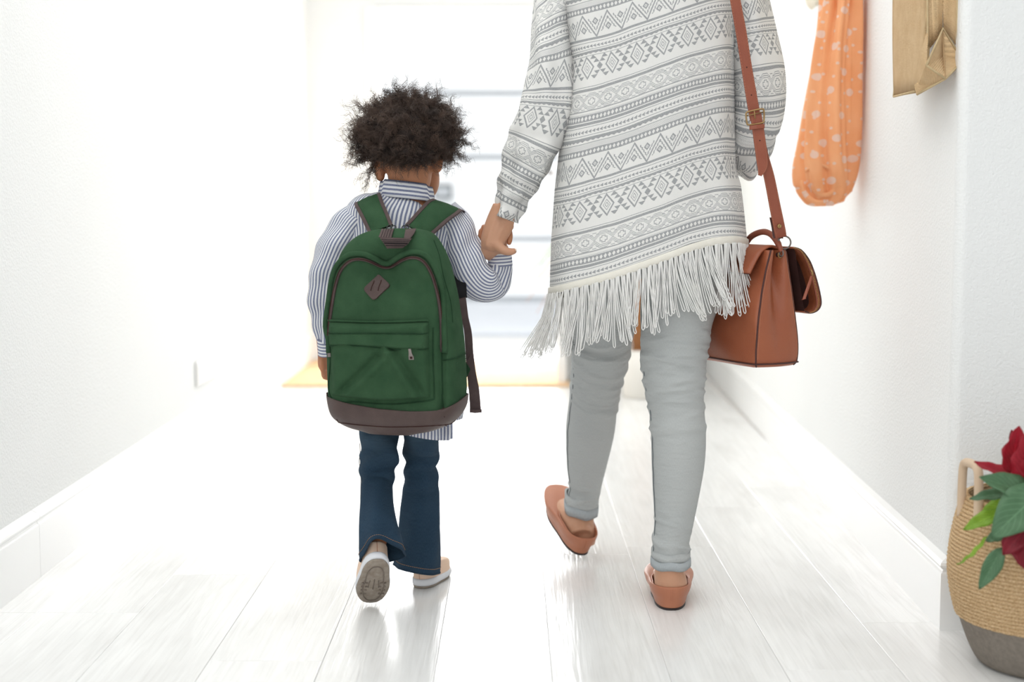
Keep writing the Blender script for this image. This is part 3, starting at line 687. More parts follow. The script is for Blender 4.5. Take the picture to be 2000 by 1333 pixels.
# cardigan body ---------------------------------------------------
def interp(x, T): return float(np.interp(x, [t[0] for t in T], [t[1] for t in T]))
HEM = [(1040, 575), (1075, 568), (1100, 562), (1150, 550), (1200, 536), (1250, 519), (1300, 501), (1340, 486), (1370, 477), (1400, 470), (1435, 468), (1460, 473), (1500, 480)]
_h = catmull(np.array(HEM, float), 80)
def hem(x): return float(np.interp(x, _h[:, 0], _h[:, 1]))
XL = [(-205, 1225), (-190, 1190), (-165, 1130), (-130, 1090), (-80, 1078), (0, 1088), (120, 1112), (200, 1106), (300, 1092), (370, 1084), (470, 1077), (570, 1074), (620, 1073)]
XR = [(-205, 1318), (-190, 1350), (-165, 1415), (-130, 1455), (-80, 1452), (0, 1436), (100, 1434), (330, 1437), (360, 1447), (400, 1452), (470, 1459), (600, 1457)]
def cardpt(th, s):
    """th -pi..pi (0 = back centre facing the camera), s px above the hem"""
    e = 2/2.9; sx = math.copysign(abs(math.sin(th))**e, math.sin(th)); cx = math.copysign(abs(math.cos(th))**e, math.cos(th))
    x = 1265+180*sx
    for _ in range(5):
        y = hem(x)-s; y = max(y, -205+ (0 if cx > 0 else 0)); xl, xr = interp(y, XL), interp(y, XR); x = (xl+xr)/2+(xr-xl)/2*sx
    t = max(0, min(1, (y+205)/150)); bdep = .05+.085*math.sin(t*pi/2)+.02*max(0, (y-300)/300)
    Y = WY-cx*bdep; fold = .0
    d = .004*math.sin(th*7+y*.004)+.006*fbm((x*.01, y*.004, 3), 1.0)
    if cx < 0: y += 18*abs(cx)      # front edges a little lower
    q = P(x, y, Y); q[1] -= d; return q
NT, NS = 150, 90; ths = np.linspace(-pi*.93, pi*.93, NT); ss = np.linspace(0, 735, NS)
g = np.zeros((NS, NT, 3)); u = np.zeros((NS, NT, 2))
for i, s in enumerate(ss):
    for j, th in enumerate(ths): g[i, j] = cardpt(th, s)
    j0 = NT//2; seg = np.linalg.norm(np.diff(g[i], axis=0), axis=1)
    if i < 62 or True:
        L_ = np.concatenate([[0], np.cumsum(seg)]); L_ -= L_[j0]
    if i == 0: L0 = L_
    u[i, :, 0] = (L0*.5+L_*.5 if s < 560 else L0) + .014; u[i, :, 1] = (98-s)/962
b = B(); b.grid(g, u, flip=False); cg = solid(b.obj('cardigan', 'cardigan', wo), .0016, 0)
hemline = g[0].copy()
# sleeves: part of the cardigan, wide batwing on the left, gathered at the elbow on the right
def sdisp(th, s, v): return .0035*math.sin(th*3+s*9)+.0025*math.sin(th*6-s*22)+.002*math.sin(s*60+th*2)*(s > .6)
b = B(); b.tube(sl, 72, 90, cap=(False, False), disp=sdisp, uvo=(.0, .158)); 
_k = 73
for i_ in range(len(b.U)):
    s_ = (i_//_k)/89; u_, v_ = b.U[i_]; b.U[i_] = (u_, v_+u_*(.75*max(0, 1-s_*1.5)-.12*s_))
so_ = solid(b.obj('sleeve', 'cardigan', cg), .0016, 0)
b = B(); b.tube(sr, 72, 70, cap=(False, False), disp=lambda th, s, v: .003*math.sin(th*4+s*7)+.003*math.sin(s*50+th*3)*(s > .65), uvo=(.01, .02)); solid(b.obj('sleeve', 'cardigan', cg), .0016, 0)
b = B(); b.wire(catmull([P(965, 408, WY-.07), P(972, 430, WY-.066), P(986, 441, WY-.06), P(1003, 440, WY-.045)], 14), .0016, 6); 
# cream tape + fringe
def along(Lp, n):
    sg = np.concatenate([[0], np.cumsum(np.linalg.norm(np.diff(Lp, axis=0), axis=1))]); t = np.linspace(0, sg[-1], n)
    return np.stack([np.interp(t, sg, Lp[:, k]) for k in range(3)], 1), t
hp, ht = along(hemline, 220); cen_ = hp.mean(0)
b = B(); gg = np.zeros((4, 220, 3))
for k, (dz, o) in enumerate(((.006, .0022), (.0045, .0036), (-.006, .0036), (-.0085, .002))):
    for i in range(220):
        n_ = nrm((hp[i]-cen_)*[1, 1, 0]); gg[k, i] = hp[i]+n_*o+np.array([0, 0, dz])
b.grid(gg, np.zeros((4, 220, 2)), flip=True); solid(b.obj('hem_tape', 'trim_cream', cg), .0012, 0)
b = B(); NF = 300; fp, ft = along(hemline, NF); r = random.Random(5)
for i in range(NF):
    top = fp[i]; n_ = nrm((top-cen_)*[1, 1, 0]); tx = np.array([n_[1], -n_[0], 0])*-1
    px = 1000+F*top[0]/top[1]; grp = math.sin(px*.11)+.6*math.sin(px*.047+1)
    if px < 1108 and i % 2: continue
    Lf = .116+.010*r.uniform(-1, 1)+.010*math.sin(px*.09)+(.012 if px > 1380 else 0); drift = .012*grp+r.uniform(-.006, .006)+((-.022+r.uniform(-.018, .014)) if px < 1108 else 0)+(.018 if 1290 < px < 1400 else .004)
    out = .010+r.uniform(-.004, .008)
    def pt(t, off): return top+n_*(.0035+out*t**1.5+.002*math.sin(t*5+i))+np.array([1., 0, 0])*(drift*t**1.6+.0012*math.sin(t*7+i*2.1))+np.array([off, 0, 0])+np.array([0, 0, -.006-Lf*t])
    w = r.uniform(.0012, .0022); ts = np.linspace(0, 1, 10)
    dn_ = [pt(t, -w*(.4+t*1.0)) for t in ts]; up_ = [pt(t, w*(.4+t*1.0)) for t in ts[::-1]]
    tip = [pt(1.02, -w*.9), pt(1.035, 0), pt(1.02, w*.9)]
    b.wire(np.array(dn_+tip+up_), .00098, 5, cap=False)
fo = b.obj('fringe', 'fringe_white', cg); settag(fo, 'white looped fringe along slanted hem', kind='stuff')

# ================================================================ SHOULDER BAG
bag = empty('shoulder_bag', 'tan brown leather satchel with long shoulder strap at the adult\'s right hip', 'bag')
phi = math.radians(62); d1 = np.array([-math.cos(phi), math.sin(phi), 0]); d2 = np.array([math.sin(phi), math.cos(phi), 0])
BY = 2.90; BL0 = P(1476, 722, BY); zt = P(1530, 488, BY+.03)[2]; zb = BL0[2]; Hh = zt-zb
Lb = .30
# width profile, measured from pixels: near end left & right edges
prL = [(0, .006), (.04, 0), (.15, .0), (.4, .004), (.65, .012), (.85, .022), (.97, .031), (1.0, .033)]
prR = [(0, .100), (.04, .108), (.1, .1115), (.2, .1115), (.4, .104), (.65, .093), (.85, .083), (.97, .078), (1.0, .075)]
def bagpt(a, bb, h): return BL0+d1*a+d2*bb+np.array([0, 0, h*Hh])
SP = [.012, .05]+[k/11 for k in range(1, 11)]+[.95, .988]
hs = [0, .015, .04, .08, .15, .25, .35, .45, .55, .65, .75, .83, .9, .95, .985, 1.0]
rings = []
for h in hs:
    l, rr_ = interp(h, prL), interp(h, prR); w = rr_-l; rad = min(.016, w*.3); ring = []
    ins = .012*(1 if h < .02 else 0)*(1-h/.02)
    gd = .042*h**1.3          # gusset crease depth
    a0_, a1_ = .004+ins, Lb-.004-ins; bul = .014*math.sin(min(1, h*1.3)*pi)
    N1 = 12
    for k in range(N1+1):      # near gusset from left to right
        t = k/N1; bb = l+rad*.1+(w-rad*.2)*t; cr_ = gd*math.exp(-((t-.52)/.17)**2)-.006*math.sin(t*pi)*(1-h); ring.append(bagpt(a0_+cr_-.004*math.sin(t*pi), bb, h))
    for t in SP:     # right side panel going away
         ring.append(bagpt(a0_+(a1_-a0_)*t, rr_-ins*.5+bul*math.sin(t*pi)*.6, h))
    for k in range(N1+1):
        t = k/N1; bb = rr_-rad*.4-(w-rad*.8)*t; cr_ = gd*math.exp(-((t-.5)/.17)**2); ring.append(bagpt(a1_-cr_+.004*math.sin(t*pi), bb, h))
    for t in SP:     # left side panel coming back
         ring.append(bagpt(a1_-(a1_-a0_)*t, l+ins*.5-bul*math.sin(t*pi)-.003*math.sin(t*9+h*11), h))
    rings.append(ring)
g = np.array(rings); b = B(); nb = g.shape[1]; b0 = b.grid(g, g[..., :2], closed=True)
b.fan([b0+j for j in range(nb)], g[0].mean(0), True); b.fan([b0+(len(hs)-1)*nb+j for j in range(nb)], g[-1].mean(0))
bb_ = b.obj('bag_body', 'tan_leather', bag); md = bb_.modifiers.new('s', 'SUBSURF'); md.levels = 1; md.render_levels = 2
# piping on the edges of the near gusset and round the base
for col_, nm in ((0, 'piping'), (12, 'piping')):
    b = B(); b.wire(catmull(g[1:, col_]+(-d1*.0005+d2*(.001 if col_ == 0 else -.0038)), 50), .0017, 6); b.obj(nm, 'tan_dark', bag)
b = B(); base = g[2].copy(); cb = base.mean(0); base = cb+(base-cb)*1.008; b.wire(base, .0017, 6, closed=True); b.obj('piping', 'tan_dark', bag)
b = B(); 
for col_, sg in ((0, 1), (12, -1)): b.wire(catmull(g[3:, col_]+(-d1*.0012+d2*.005*sg), 50), .0005, 4)
b.obj('stitching', 'stitch_tan', bag)
# top flap strip on the camera-left side and over the top
def flapgrid(prof, a0_, a1_, n=16):
    g = np.zeros((n, len(prof), 3))
    for i in range(n):
        a = a0_+(a1_-a0_)*i/(n-1); e = math.sin(i/(n-1)*pi)
        for j, (bb, h) in enumerate(prof): g[i, j] = bagpt(a, bb+(-.004*e if j < 3 else 0), h)
    return g
prof = catmull([(-.004, .80), (.004, .86), (.016, .94), (.028, .995), (.05, 1.03), (.072, 1.0)], 16)
gq = flapgrid(prof, .018, Lb-.02); b = B(); b.grid(gq, gq[..., :2]); solid(b.obj('flap_back', 'tan_leather', bag), .004, 0)
b = B(); b.wire(gq[:, 0]+np.array([0, 0, .0]), .0014, 5); b.obj('piping', 'tan_dark', bag)
# hanging flap pocket on the right: crescent profile extruded along the length, open zip along its outer rim
def outl(pts, n=30): return catmull(np.array(pts, float), n)
FPY = BY+.055
def bz(px, py):   # pixel on the near-end plane of the bag -> (b, z)
    r = ray(px, py); o_ = np.array([0, 0, CH]); nrm_ = d1; t = np.dot(BL0+d1*.012-o_, nrm_)/np.dot(r, nrm_); q = o_+r*t; return np.dot(q-BL0, d2), q[2]
outer = outl([bz(1546, 484), bz(1560, 489), bz(1575, 508), bz(1585, 532), (bz(1593, 560)), bz(1598, 585), bz(1597, 598), bz(1590, 607), bz(1578, 611), bz(1568, 608)])
inner_ = outl([bz(1546, 484), bz(1550, 495), bz(1553, 520), bz(1557, 545), bz(1561, 570), bz(1564, 590), bz(1566, 600), bz(1567, 604), bz(1568, 607), bz(1568, 608)])
b = B(); NA = 14; go = np.zeros((NA, 30, 3)); gi = np.zeros((NA, 30, 3))
for i in range(NA):
    a = .006+(Lb-.02)*i/(NA-1)
    for j in range(30):
        k = 1 + .006*math.sin(i/(NA-1)*pi)
        go[i, j] = BL0+d1*a+d2*outer[j, 0]*k; go[i, j, 2] = outer[j, 1]; gi[i, j] = BL0+d1*a+d2*inner_[j, 0]; gi[i, j, 2] = inner_[j, 1]
b.grid(go, go[..., :2], flip=True); ff = solid(b.obj('front_flap', 'tan_leather', bag), .004, 0)
b = B(); b.grid(gi, gi[..., :2]); b.grid(np.stack([go[-1], gi[-1]]), np.zeros((2, 30, 2)))
gm = np.stack([go[1]*.96+gi[1]*.04+d1*.012, go[1]*.5+gi[1]*.5+d1*.02, gi[1]+d1*.0]); b.grid(gm, np.zeros((3, 30, 2))); b.obj('flap_lining', 'tan_lining', bag)
b = B(); b.wire(go[0]-d1*.002, .0018, 6); b.obj('piping', 'tan_dark', bag)
# zip tape and teeth along the rim
tape = go[0]*.76+gi[0]*.24-d1*.001; tape2 = go[0]*.97+gi[0]*.03-d1*.002
b = B(); b.grid(np.stack([tape[:26], tape2[:26]]), np.zeros((2, 26, 2))); solid(b.obj('zip_tape', 'tan_leather_strap', bag), .002, 0)
tp_, _ = along((go[0]*.86+gi[0]*.14-d1*.003)[:27], 64); b = B()
for q in tp_: b.wire([q-d2*.0022, q+d2*.0022], .0009, 4)
zo = b.obj('zip_teeth', 'brass_teeth', bag); settag(zo, 'open brass zip along the flap edge', kind='stuff')
z0, z1 = P(1586, 538, BY+.02), P(1570, 585, BY+.0)
b = B(); b.ribbon([z0, z0*.5+z1*.5, z1], [np.array([.0035, 0, .001])]*3, [np.array([0, -1., 0])]*3, .0035); bevel(b.obj('zip_puller', 'tan_leather_strap', bag), .001)
b = B(); b.wire([z0+np.array([.001, 0, -.004]), z0+np.array([.0, -.002, .006]), z0+np.array([-.003, 0, .010])], .0022, 6); b.obj('zip_slider', 'brass', bag)
# grommet on the gusset, ring, handle
q = P(1537, 497, BY-.0)
def torus(c, R_, r_, ax, ay, n=28, m_=8):
    b = B(); ax = nrm(np.array(ax, float)); ay = nrm(np.array(ay, float)); b.wire([c+ax*R_*math.cos(2*pi*k/n)+ay*R_*math.sin(2*pi*k/n) for k in range(n)], r_, m_, closed=True); return b
torus(bagpt(.010, .064, .955), .0055, .0016, d2, (0, 0, 1)).obj('grommet', 'brass', bag)
b = B(); b.wire([bagpt(.016, .064, .955), bagpt(.019, .064, .955)], .0048, 14); b.obj('grommet_hole', 'tan_lining', bag)
RC = P(1532, 474, BY+.035); torus(RC, .0125, .0016, (1, 0, 0), (0, 0, 1)).obj('strap_ring', 'metal_pull', bag)
hp_ = catmull([P(1526, 492, BY+.03), P(1521, 478, BY+.035), P(1508, 460, BY+.06), P(1492, 453, BY+.09), P(1474, 458, BY+.12), P(1462, 468, BY+.15), P(1457, 482, BY+.165)], 30)
b = B(); b.wire(hp_, [.0062 if 4 < k < 26 else .005 for k in range(30)], 10); b.obj('carry_handle', 'tan_leather_strap', bag)
for q in (hp_[0], hp_[-1]): torus(q+np.array([0, 0, -.003]), .006, .0016, d1, (0, 0, 1)).obj('handle_ring', 'metal_pull', bag)
# shoulder strap: upper length with buckle, free end, lower length with rivet
def strap(pts, name, mat='tan_leather_strap', th=.0034, n=40, par=bag):
    """pts: (px,py,Y,half width px)"""
    A = catmull(np.array(pts, float), n); C = np.array([P(*a[:3]) for a in A]); T = np.gradient(C, axis=0)
    Wd = []; Nn = []
    for i in range(n): t = nrm(T[i]); s_ = nrm(np.cross(t, [0, 1., 0])); Wd.append(s_*A[i, 3]*A[i, 2]/F); Nn.append(nrm(np.cross(s_, t))*-1)
    b = B(); b.ribbon(C, Wd, Nn, th); o = bevel(b.obj(name, mat, par, smooth=False), .0008, 1); return o, C, np.array(Wd), np.array(Nn)
s1, C1, W1, N1_ = strap([(1395, -178, WY-.02, 10), (1408, -150, 2.93, 10), (1420, -90, 2.90, 10), (1436, 0, 2.90, 10), (1447, 60, 2.9, 10.5), (1458, 130, 2.9, 10.5), (1468, 190, 2.9, 11), (1476, 235, 2.9, 11)], 'shoulder_strap')
s2, C2, W2, N2 = strap([(1476, 222, 2.893, 11), (1481, 255, 2.892, 11.5), (1487, 300, 2.892, 11.5), (1489, 325, 2.892, 10), (1484, 343, 2.890, 3.5)], 'strap_end')
s3, C3, W3, N3 = strap([(1478, 240, 2.905, 10), (1490, 300, 2.908, 10), (1502, 345, 2.91, 10.5), (1513, 400, 2.915, 11), (1523, 450, 2.92, 11.5), (1525, 463, 2.925, 11)], 'lower_strap')
for (C_, W_, N_, nm) in ((C1, W1, N1_, s1), (C2, W2, N2, s2), (C3, W3, N3, s3)):
    b = B()
    for sg in (-.82, .82):
        pts = C_[1:-2]+W_[1:-2]*sg+N_[1:-2]*.0018
        for k in range(0, len(pts)-1):
            for t0 in (0, .5): b.wire([pts[k]*(1-t0)+pts[k+1]*t0, pts[k]*(1-t0-.3)+pts[k+1]*(t0+.3)], .0005, 3, cap=False)
    b.obj('stitching', 'stitch_tan', nm)
for C_, k in ((C1, 28), (C1, 33), (C2, 14)):
    b = B(); b.wire([C_[k]+(N1_ if C_ is C1 else N2)[k]*-.001, C_[k]+(N1_ if C_ is C1 else N2)[k]*.0019], .0014, 8)
    b.obj('strap_hole', 'tan_lining', bag)
# buckle frame, prong, keeper
bk = [P(x, y, 2.888) for x, y in ((1459, 219), (1487, 213), (1492, 217), (1492, 235), (1489, 240), (1463, 244), (1459, 240), (1457, 224))]
b = B(); b.wire(catmull(bk+[bk[0]], 40)[:-1], .0017, 7, closed=True); b.wire([P(1473, 216, 2.886), P(1475, 232, 2.884)], .0013, 6); b.wire([P(1458, 226, 2.889), P(1491, 219, 2.889)], .0012, 6); b.obj('buckle', 'brass', bag)
b = B(); b.ribbon([P(1464, 250, 2.888), P(1478, 248, 2.886), P(1493, 246, 2.888)], [np.array([0, 0, .0042])]*3, [np.array([0, -1., 0])]*3, .003); bevel(b.obj('keeper_loop', 'tan_leather_strap', bag, smooth=False), .0008)
q = P(1522, 442, 2.914); b = B(); b.tube([(q[0], q[1]-.004, q[2], .0005, .0005), (q[0], q[1]-.0035, q[2], .004, .004), (q[0], q[1]+.001, q[2], .0045, .0045)], 14, ref=(0, 0, 1)); b.obj('rivet', 'brass', bag)
b = B(); b.ribbon([P(1513, 425, 2.922), P(1517, 445, 2.924), P(1520, 466, 2.926)], [np.array([.010, 0, 0])]*3, [np.array([0, -1., 0])]*3, .003); b.obj('strap_fold', 'tan_dark', bag)

# ================================================================ CHILD
ch = empty('person', 'small child with curly brown hair and blue striped shirt, walking away under a green backpack', 'person')
KY = 3.03
hd = P(796, 276, KY)
RS = G(819, 1152); CRM = xf((RS[0]-.0, RS[1]+.0, .004), math.radians(-16), 0)
CLM = xf(P(738, 1092, 2.815), math.radians(14), math.radians(-47), math.radians(4))
sh1 = make_shoe(ch, CRM, .155, .058, .066, (.040, .042, .030), .075, 'shoe_peach', 'sole_grey', .011, 'slip')
sh2 = make_shoe(ch, CLM, .158, .060, .070, (.040, .042, .030), .075, 'shoe_peach', 'sole_grey', .011, 'slip')
parts = []
def cfoot(Mx):
    out = []
    for c, a, b_ in (((0, .025, .030), .018, .015), ((0, .05, .034), .022, .017), ((0, .09, .028), .025, .012), ((0, .135, .022), .020, .008)):
        q = tp(Mx, [c])[0]; out.append((*q, a, b_))
    return (out, dict(ref=(0, 0, 1)))
parts += [cfoot(CRM), cfoot(CLM)]
ca1 = tp(CRM, [(0, .028, .03)])[0]; ca2 = tp(CLM, [(0, .028, .03)])[0]
CL = [lr(705, 790, 780, KY, .05), lr(703, 779, 850, 3.02, .042), lr(704, 778, 885, 3.0), lr(702, 776, 905, 2.99), lr(705, 769, 932, 2.98), lr(705, 766, 955, 2.965), lr(704, 768, 990, 2.925), lr(703, 777, 1030, 2.885, .038), lr(703, 789, 1062, 2.865, .042), lr(705, 793, 1082, 2.855, .045)]
CR = [lr(780, 860, 780, KY, .05), lr(787, 859, 850, 3.03, .042), lr(789, 856, 880, 3.04), lr(790, 853, 905, 3.045), lr(789, 854, 930, 3.05), lr(786, 857, 960, 3.06), lr(782, 859, 1000, 3.06, .038), lr(778, 861, 1050, 3.055, .043), lr(772, 860, 1090, 3.05, .046), lr(768, 858, 1112, 3.045, .048)]
parts.append(([(*ca1, .018, .02), (*(ca1+[0, 0, .05]), .022, .023), ]+inside(CR[:7], .74)[::-1]+[sec(822, 790, KY, 34), sec(812, 760, KY, 42)], {}))
parts.append(([(*ca2, .018, .02), sec(738, 1040, 2.882, 20)]+inside(CL[:7], .74)[::-1]+[sec(742, 790, KY, 34), sec(752, 760, KY, 42)], {}))
parts.append(([sec(780, 800, KY, 75, .06), sec(780, 730, KY, 82, .075), sec(780, 620, KY, 72, .07), sec(785, 500, KY, 82, .07), sec(788, 430, KY, 92, .06), sec(793, 400, KY, 62, .05), sec(797, 378, KY, 40, .042), sec(800, 345, KY, 43, .045), sec(799, 320, KY, 46, .05)], {}))
parts += [BL(hd+[0, .01, 0], .069, .078, .075), BL(hd+[.003, .05, -.045], .055, .045, .05), BL(hd+[.004, .098, -.02], .009, .012, .012), BL(hd+[.004, .09, -.05], .018, .01, .008)]
for (x0, y0, x1, y1, rp) in ((743, 344, 739, 328, 9.5), (853, 328, 857, 312, 10.5)):
    parts.append(([sec(x0, y0+9, KY-.002, rp*.45, .006), sec(x0, y0+3, KY-.004, rp*.95, .009), sec((x0+x1)/2, (y0+y1)/2-4, KY, rp, .011), sec(x1, y1-8, KY+.008, rp*.9, .010), sec(x1+1, y1-16, KY+.01, rp*.4, .006)], dict(nseg=14)))
# cheek just visible on the right
parts.append((ball(P(838, 350, KY+.055), .022, .03, .04), dict(horiz=True, cap=(False, False), nring=17)))
# left arm hanging, hand beside the pack; right arm raised to the adult's hand
parts.append(([sec(700, 430, KY, 34), sec(655, 500, KY+.01, 26), sec(640, 570, KY+.03, 24), sec(634, 640, KY+.05, 18), sec(634, 690, KY+.06, 14, .012), sec(637, 712, KY+.065, 17, .010), sec(638, 722, KY+.067, 14, .009)], {}))
for k in range(4):
    x0 = 632+k*5; parts.append(([sec(x0, 716, KY+.062+k*.004, 5.2), sec(x0-1, 730, KY+.070+k*.004, 4.8), sec(x0+2, 742-abs(k-1)*2, KY+.080+k*.003, 4.2)], dict(nseg=8)))
parts.append(([sec(631, 704, KY+.055, 5.5), sec(629.5, 716, KY+.05, 5.2), sec(631, 728, KY+.052, 4.6), sec(633.5, 735, KY+.056, 3.6)], dict(nseg=8)))
parts.append(([sec(880, 430, KY, 32), sec(900, 490, KY, 26), sec(940, 562, KY+.01, 24), sec(962, 548, KY+.015, 20), sec(972, 515, KY+.01, 15), sec(974, 495, KY+.01, 13), sec(974, 470, KY+.02, 18, .014), sec(972, 448, KY+.03, 17, .013)], {}))
for k, (x0, y0, x1, y1) in enumerate(((958, 442, 943, 443), (958, 449, 937, 452), (958, 457, 936, 460), (960, 466, 940, 468))):
    parts.append(([sec(x0, y0, KY+.025, 6), sec((x0+x1)/2, (y0+y1)/2, KY+.022, 5.6), sec(x1+1, y1, KY+.006, 5), sec(x1+4, y1+1, KY-.004, 4.2)], dict(nseg=8)))
parts.append(([sec(986, 446, KY-.0, 7), sec(994, 452, KY-.014, 6.5), sec(996, 464, KY-.022, 6.2), sec(994, 475, KY-.024, 5.2), sec(993, 479, KY-.024, 3.2)], dict(nseg=10)))
parts.append(([sec(985, 442, KY+.02, 6), sec(998, 440, KY+.01, 5.2), sec(1000, 446, KY+.002, 4.5)], dict(nseg=8)))
cb_ = body('body', parts, 'skin_child', ch, .0028, 4)
for sgn in (-1, 1):
    b = B(); b.tube(ball(hd+np.array([.004+.024*sgn, .084, -.005]), .009), 12, horiz=True, cap=(False, False)); b.obj('eye', 'eye_white', ch)
# jeans with flared hems
def flare_disp(ph, am):
    def f(th, s, v): return am*(s**3)*math.sin(th*3+ph) + .0034*math.sin(v*150+th*1.5+1.2*math.sin(th*2+ph))*math.exp(-((s-.36)/.13)**2) + .003*math.sin(v*75-th*2+ph)*math.exp(-((s-.2)/.12)**2)+.0022*math.sin(th*5+v*25+ph)*s
    return f
def flared(secs, ph, archf, name='jeans'):
    b = B(); rg = b.tube(secs, 72, 90, cap=(False, False), disp=flare_disp(ph, .0015))
    V = np.array(b.V); k = 73; n = len(rg)
    for i in range(n):
        s = i/(n-1)
        if s > .8:
            for j in range(k):
                th = -pi+2*pi*j/72; V[i*k+j, 2] += archf(th)*((s-.8)/.2)
    b.V = list(V); return b, V.reshape(n, k, 3)
bl_, gl = flared(CL, .5, lambda th: .026*math.exp(-((th+.15)/.75)**2)-.006)
br_, gr = flared(CR, 2.0, lambda th: -.004*math.cos(th)-.004*math.sin(th+.9))
cj = B()
for q in (bl_, br_):
    o_ = len(cj.V); cj.V += q.V; cj.U += q.U; cj.F += [tuple(i+o_ for i in f) for f in q.F]; cj.fm += q.fm
cj.tube([lr(705, 865, 700, KY, .075), lr(703, 862, 760, KY, .075), lr(710, 855, 810, KY, .06)], 48, 12, cap=(True, True))
cjo = solid(cj.obj('jeans', 'denim_blue', ch), .0018, 0)
for gq in (gl, gr):
    b = B(); hm = gq[-1, :-1]; up2 = gq[-8, :-1]; c_ = hm.mean(0)
    dirn = (up2-hm)/np.linalg.norm(up2-hm, axis=1)[:, None]; outw = (hm-c_)*[1, 1, 0]; outw /= np.linalg.norm(outw, axis=1)[:, None]
    st = hm+dirn*.011+outw*.0016
    for k in range(0, 72):
        b.wire([st[k], st[k]*.3+st[(k+1) % 72]*.7], .00055, 4, cap=False)
    b.obj('hem_stitching', 'stitch_orange', cjo)
    b = B(); b.wire(hm+outw*.0004, .0018, 6, closed=True); b.obj('hem_edge', 'denim_blue', cjo)
side_seam(CL, -1.45, 'side_seam', cjo, .0006, 'denim_inside', t0=.15, grow=1.02)
# shirt: trunk, sleeves in one garment
sb = B()
def kd(th, s, v): return .0022*math.sin(th*5+v*30)+.0015*math.sin(v*90+th*3)
trunk = [sec(797, 388, KY, 40, .045), sec(793, 400, KY, 72, .058), sec(786, 424, KY, 110, .068), sec(782, 460, KY, 108, .075), sec(778, 540, KY, 104, .08), sec(782, 640, KY, 112, .085), sec(788, 740, KY, 118, .088), sec(792, 790, KY, 114, .088), sec(794, 822, KY, 108, .086)]
sb.tube(trunk, 84, 90, cap=(False, False), disp=kd)
armL = [sec(712, 418, KY, 30, .045), sec(690, 440, KY, 36, .045), sec(664, 480, KY, 39, .045), sec(644, 530, KY+.01, 39, .042), sec(637, 575, KY+.02, 36, .04), sec(635, 620, KY+.04, 25, .03), sec(636, 664, KY+.052, 16, .022)]
armR = [sec(862, 414, KY, 32, .045), sec(880, 440, KY, 38, .045), sec(898, 485, KY, 39, .045), sec(918, 530, KY-.005, 38, .042), sec(940, 556, KY, 37, .04), sec(962, 552, KY+.018, 33, .036), sec(975, 530, KY+.016, 26, .030), sec(977, 512, KY+.014, 22, .024)]
def ad(th, s, v): return .0028*math.sin(th*4+v*26)+.0018*math.sin(v*110+th*2)
sb.tube(armL, 60, 70, cap=(False, False), disp=ad); sb.tube(armR, 60, 80, cap=(False, False), disp=ad)
so2 = solid(sb.obj('shirt', 'shirt_stripe', ch), .0014, 0)
# shirt tail peeking below the pack on the right
A_ = [(700, 838), (760, 845), (800, 850), (812, 856), (830, 860), (850, 861), (878, 859), (884, 856), (884, 838), (884, 800)]
tl = np.zeros((8, 24, 3)); tu = np.zeros((8, 24, 2))
for i in range(8):
    for j in range(24):
        x = 800+84*j/23; yb_ = 852+9*math.sin(min(1, j/18)*pi/2)-(3 if j > 21 else 0); y = 780+(yb_-780)*i/7; tl[i, j] = P(x, y, KY-.094+.012*math.sin(j*.5)*i/7); tu[i, j] = (x/966, y/966)
b = B(); b.grid(tl, tu, flip=True); solid(b.obj('shirt_tail', 'shirt_stripe', ch), .0014, 0)
tr_ = np.zeros((10, 10, 3)); ur_ = np.zeros((10, 10, 2))
for i in range(10):
    for j in range(10):
        y = 590+(836-590)*i/9; x = 884+(interp(y, [(590, 905), (700, 911), (780, 914), (820, 908), (836, 884)])-884)*j/9; tr_[i, j] = P(x, y, KY-.07+.03*j/9); ur_[i, j] = (x/966, y/966)
# collar and cuffs with cross stripes
b = B(); g = np.zeros((9, 49, 3)); u = np.zeros((9, 49, 2))
for i in range(9):
    t = i/8
    for j in range(49):
        th = -pi*.86+2*pi*.86*j/48; rise = .012*math.sin(th)*-1
        rr_ = .048+(.004*math.sin(t*pi/2) if t < .5 else .004+.006*(t-.5)*2); z = (.0+.030*t*2 if t < .5 else .030-.034*(t-.5)*2)
        base_ = P(794, 388, KY); g[i, j] = base_+np.array([math.sin(th)*(rr_+.001), -math.cos(th)*(rr_*.95), z+rise*.5-.006*(1-math.cos(th))*.3+(.004 if abs(th) < 1 else 0)]); u[i, j] = (th*.05, t*.055)
b.grid(g, u, flip=True); solid(b.obj('collar', 'shirt_stripe_across', so2), .0018, 0)
def cuffc(a, c, par):
    b = B(); b.tube([a, tuple((np.array(a)+np.array(c))/2), c], 40, 10, cap=(False, False)); return solid(b.obj('cuff', 'shirt_stripe_across', par), .0018, 0)
cuffc(sec(637, 660, KY+.051, 17, .024), sec(640, 692, KY+.058, 18, .024), so2)
cuffc(sec(977, 519, KY+.012, 23.5, .026), sec(976, 494, KY+.010, 22, .024), so2)

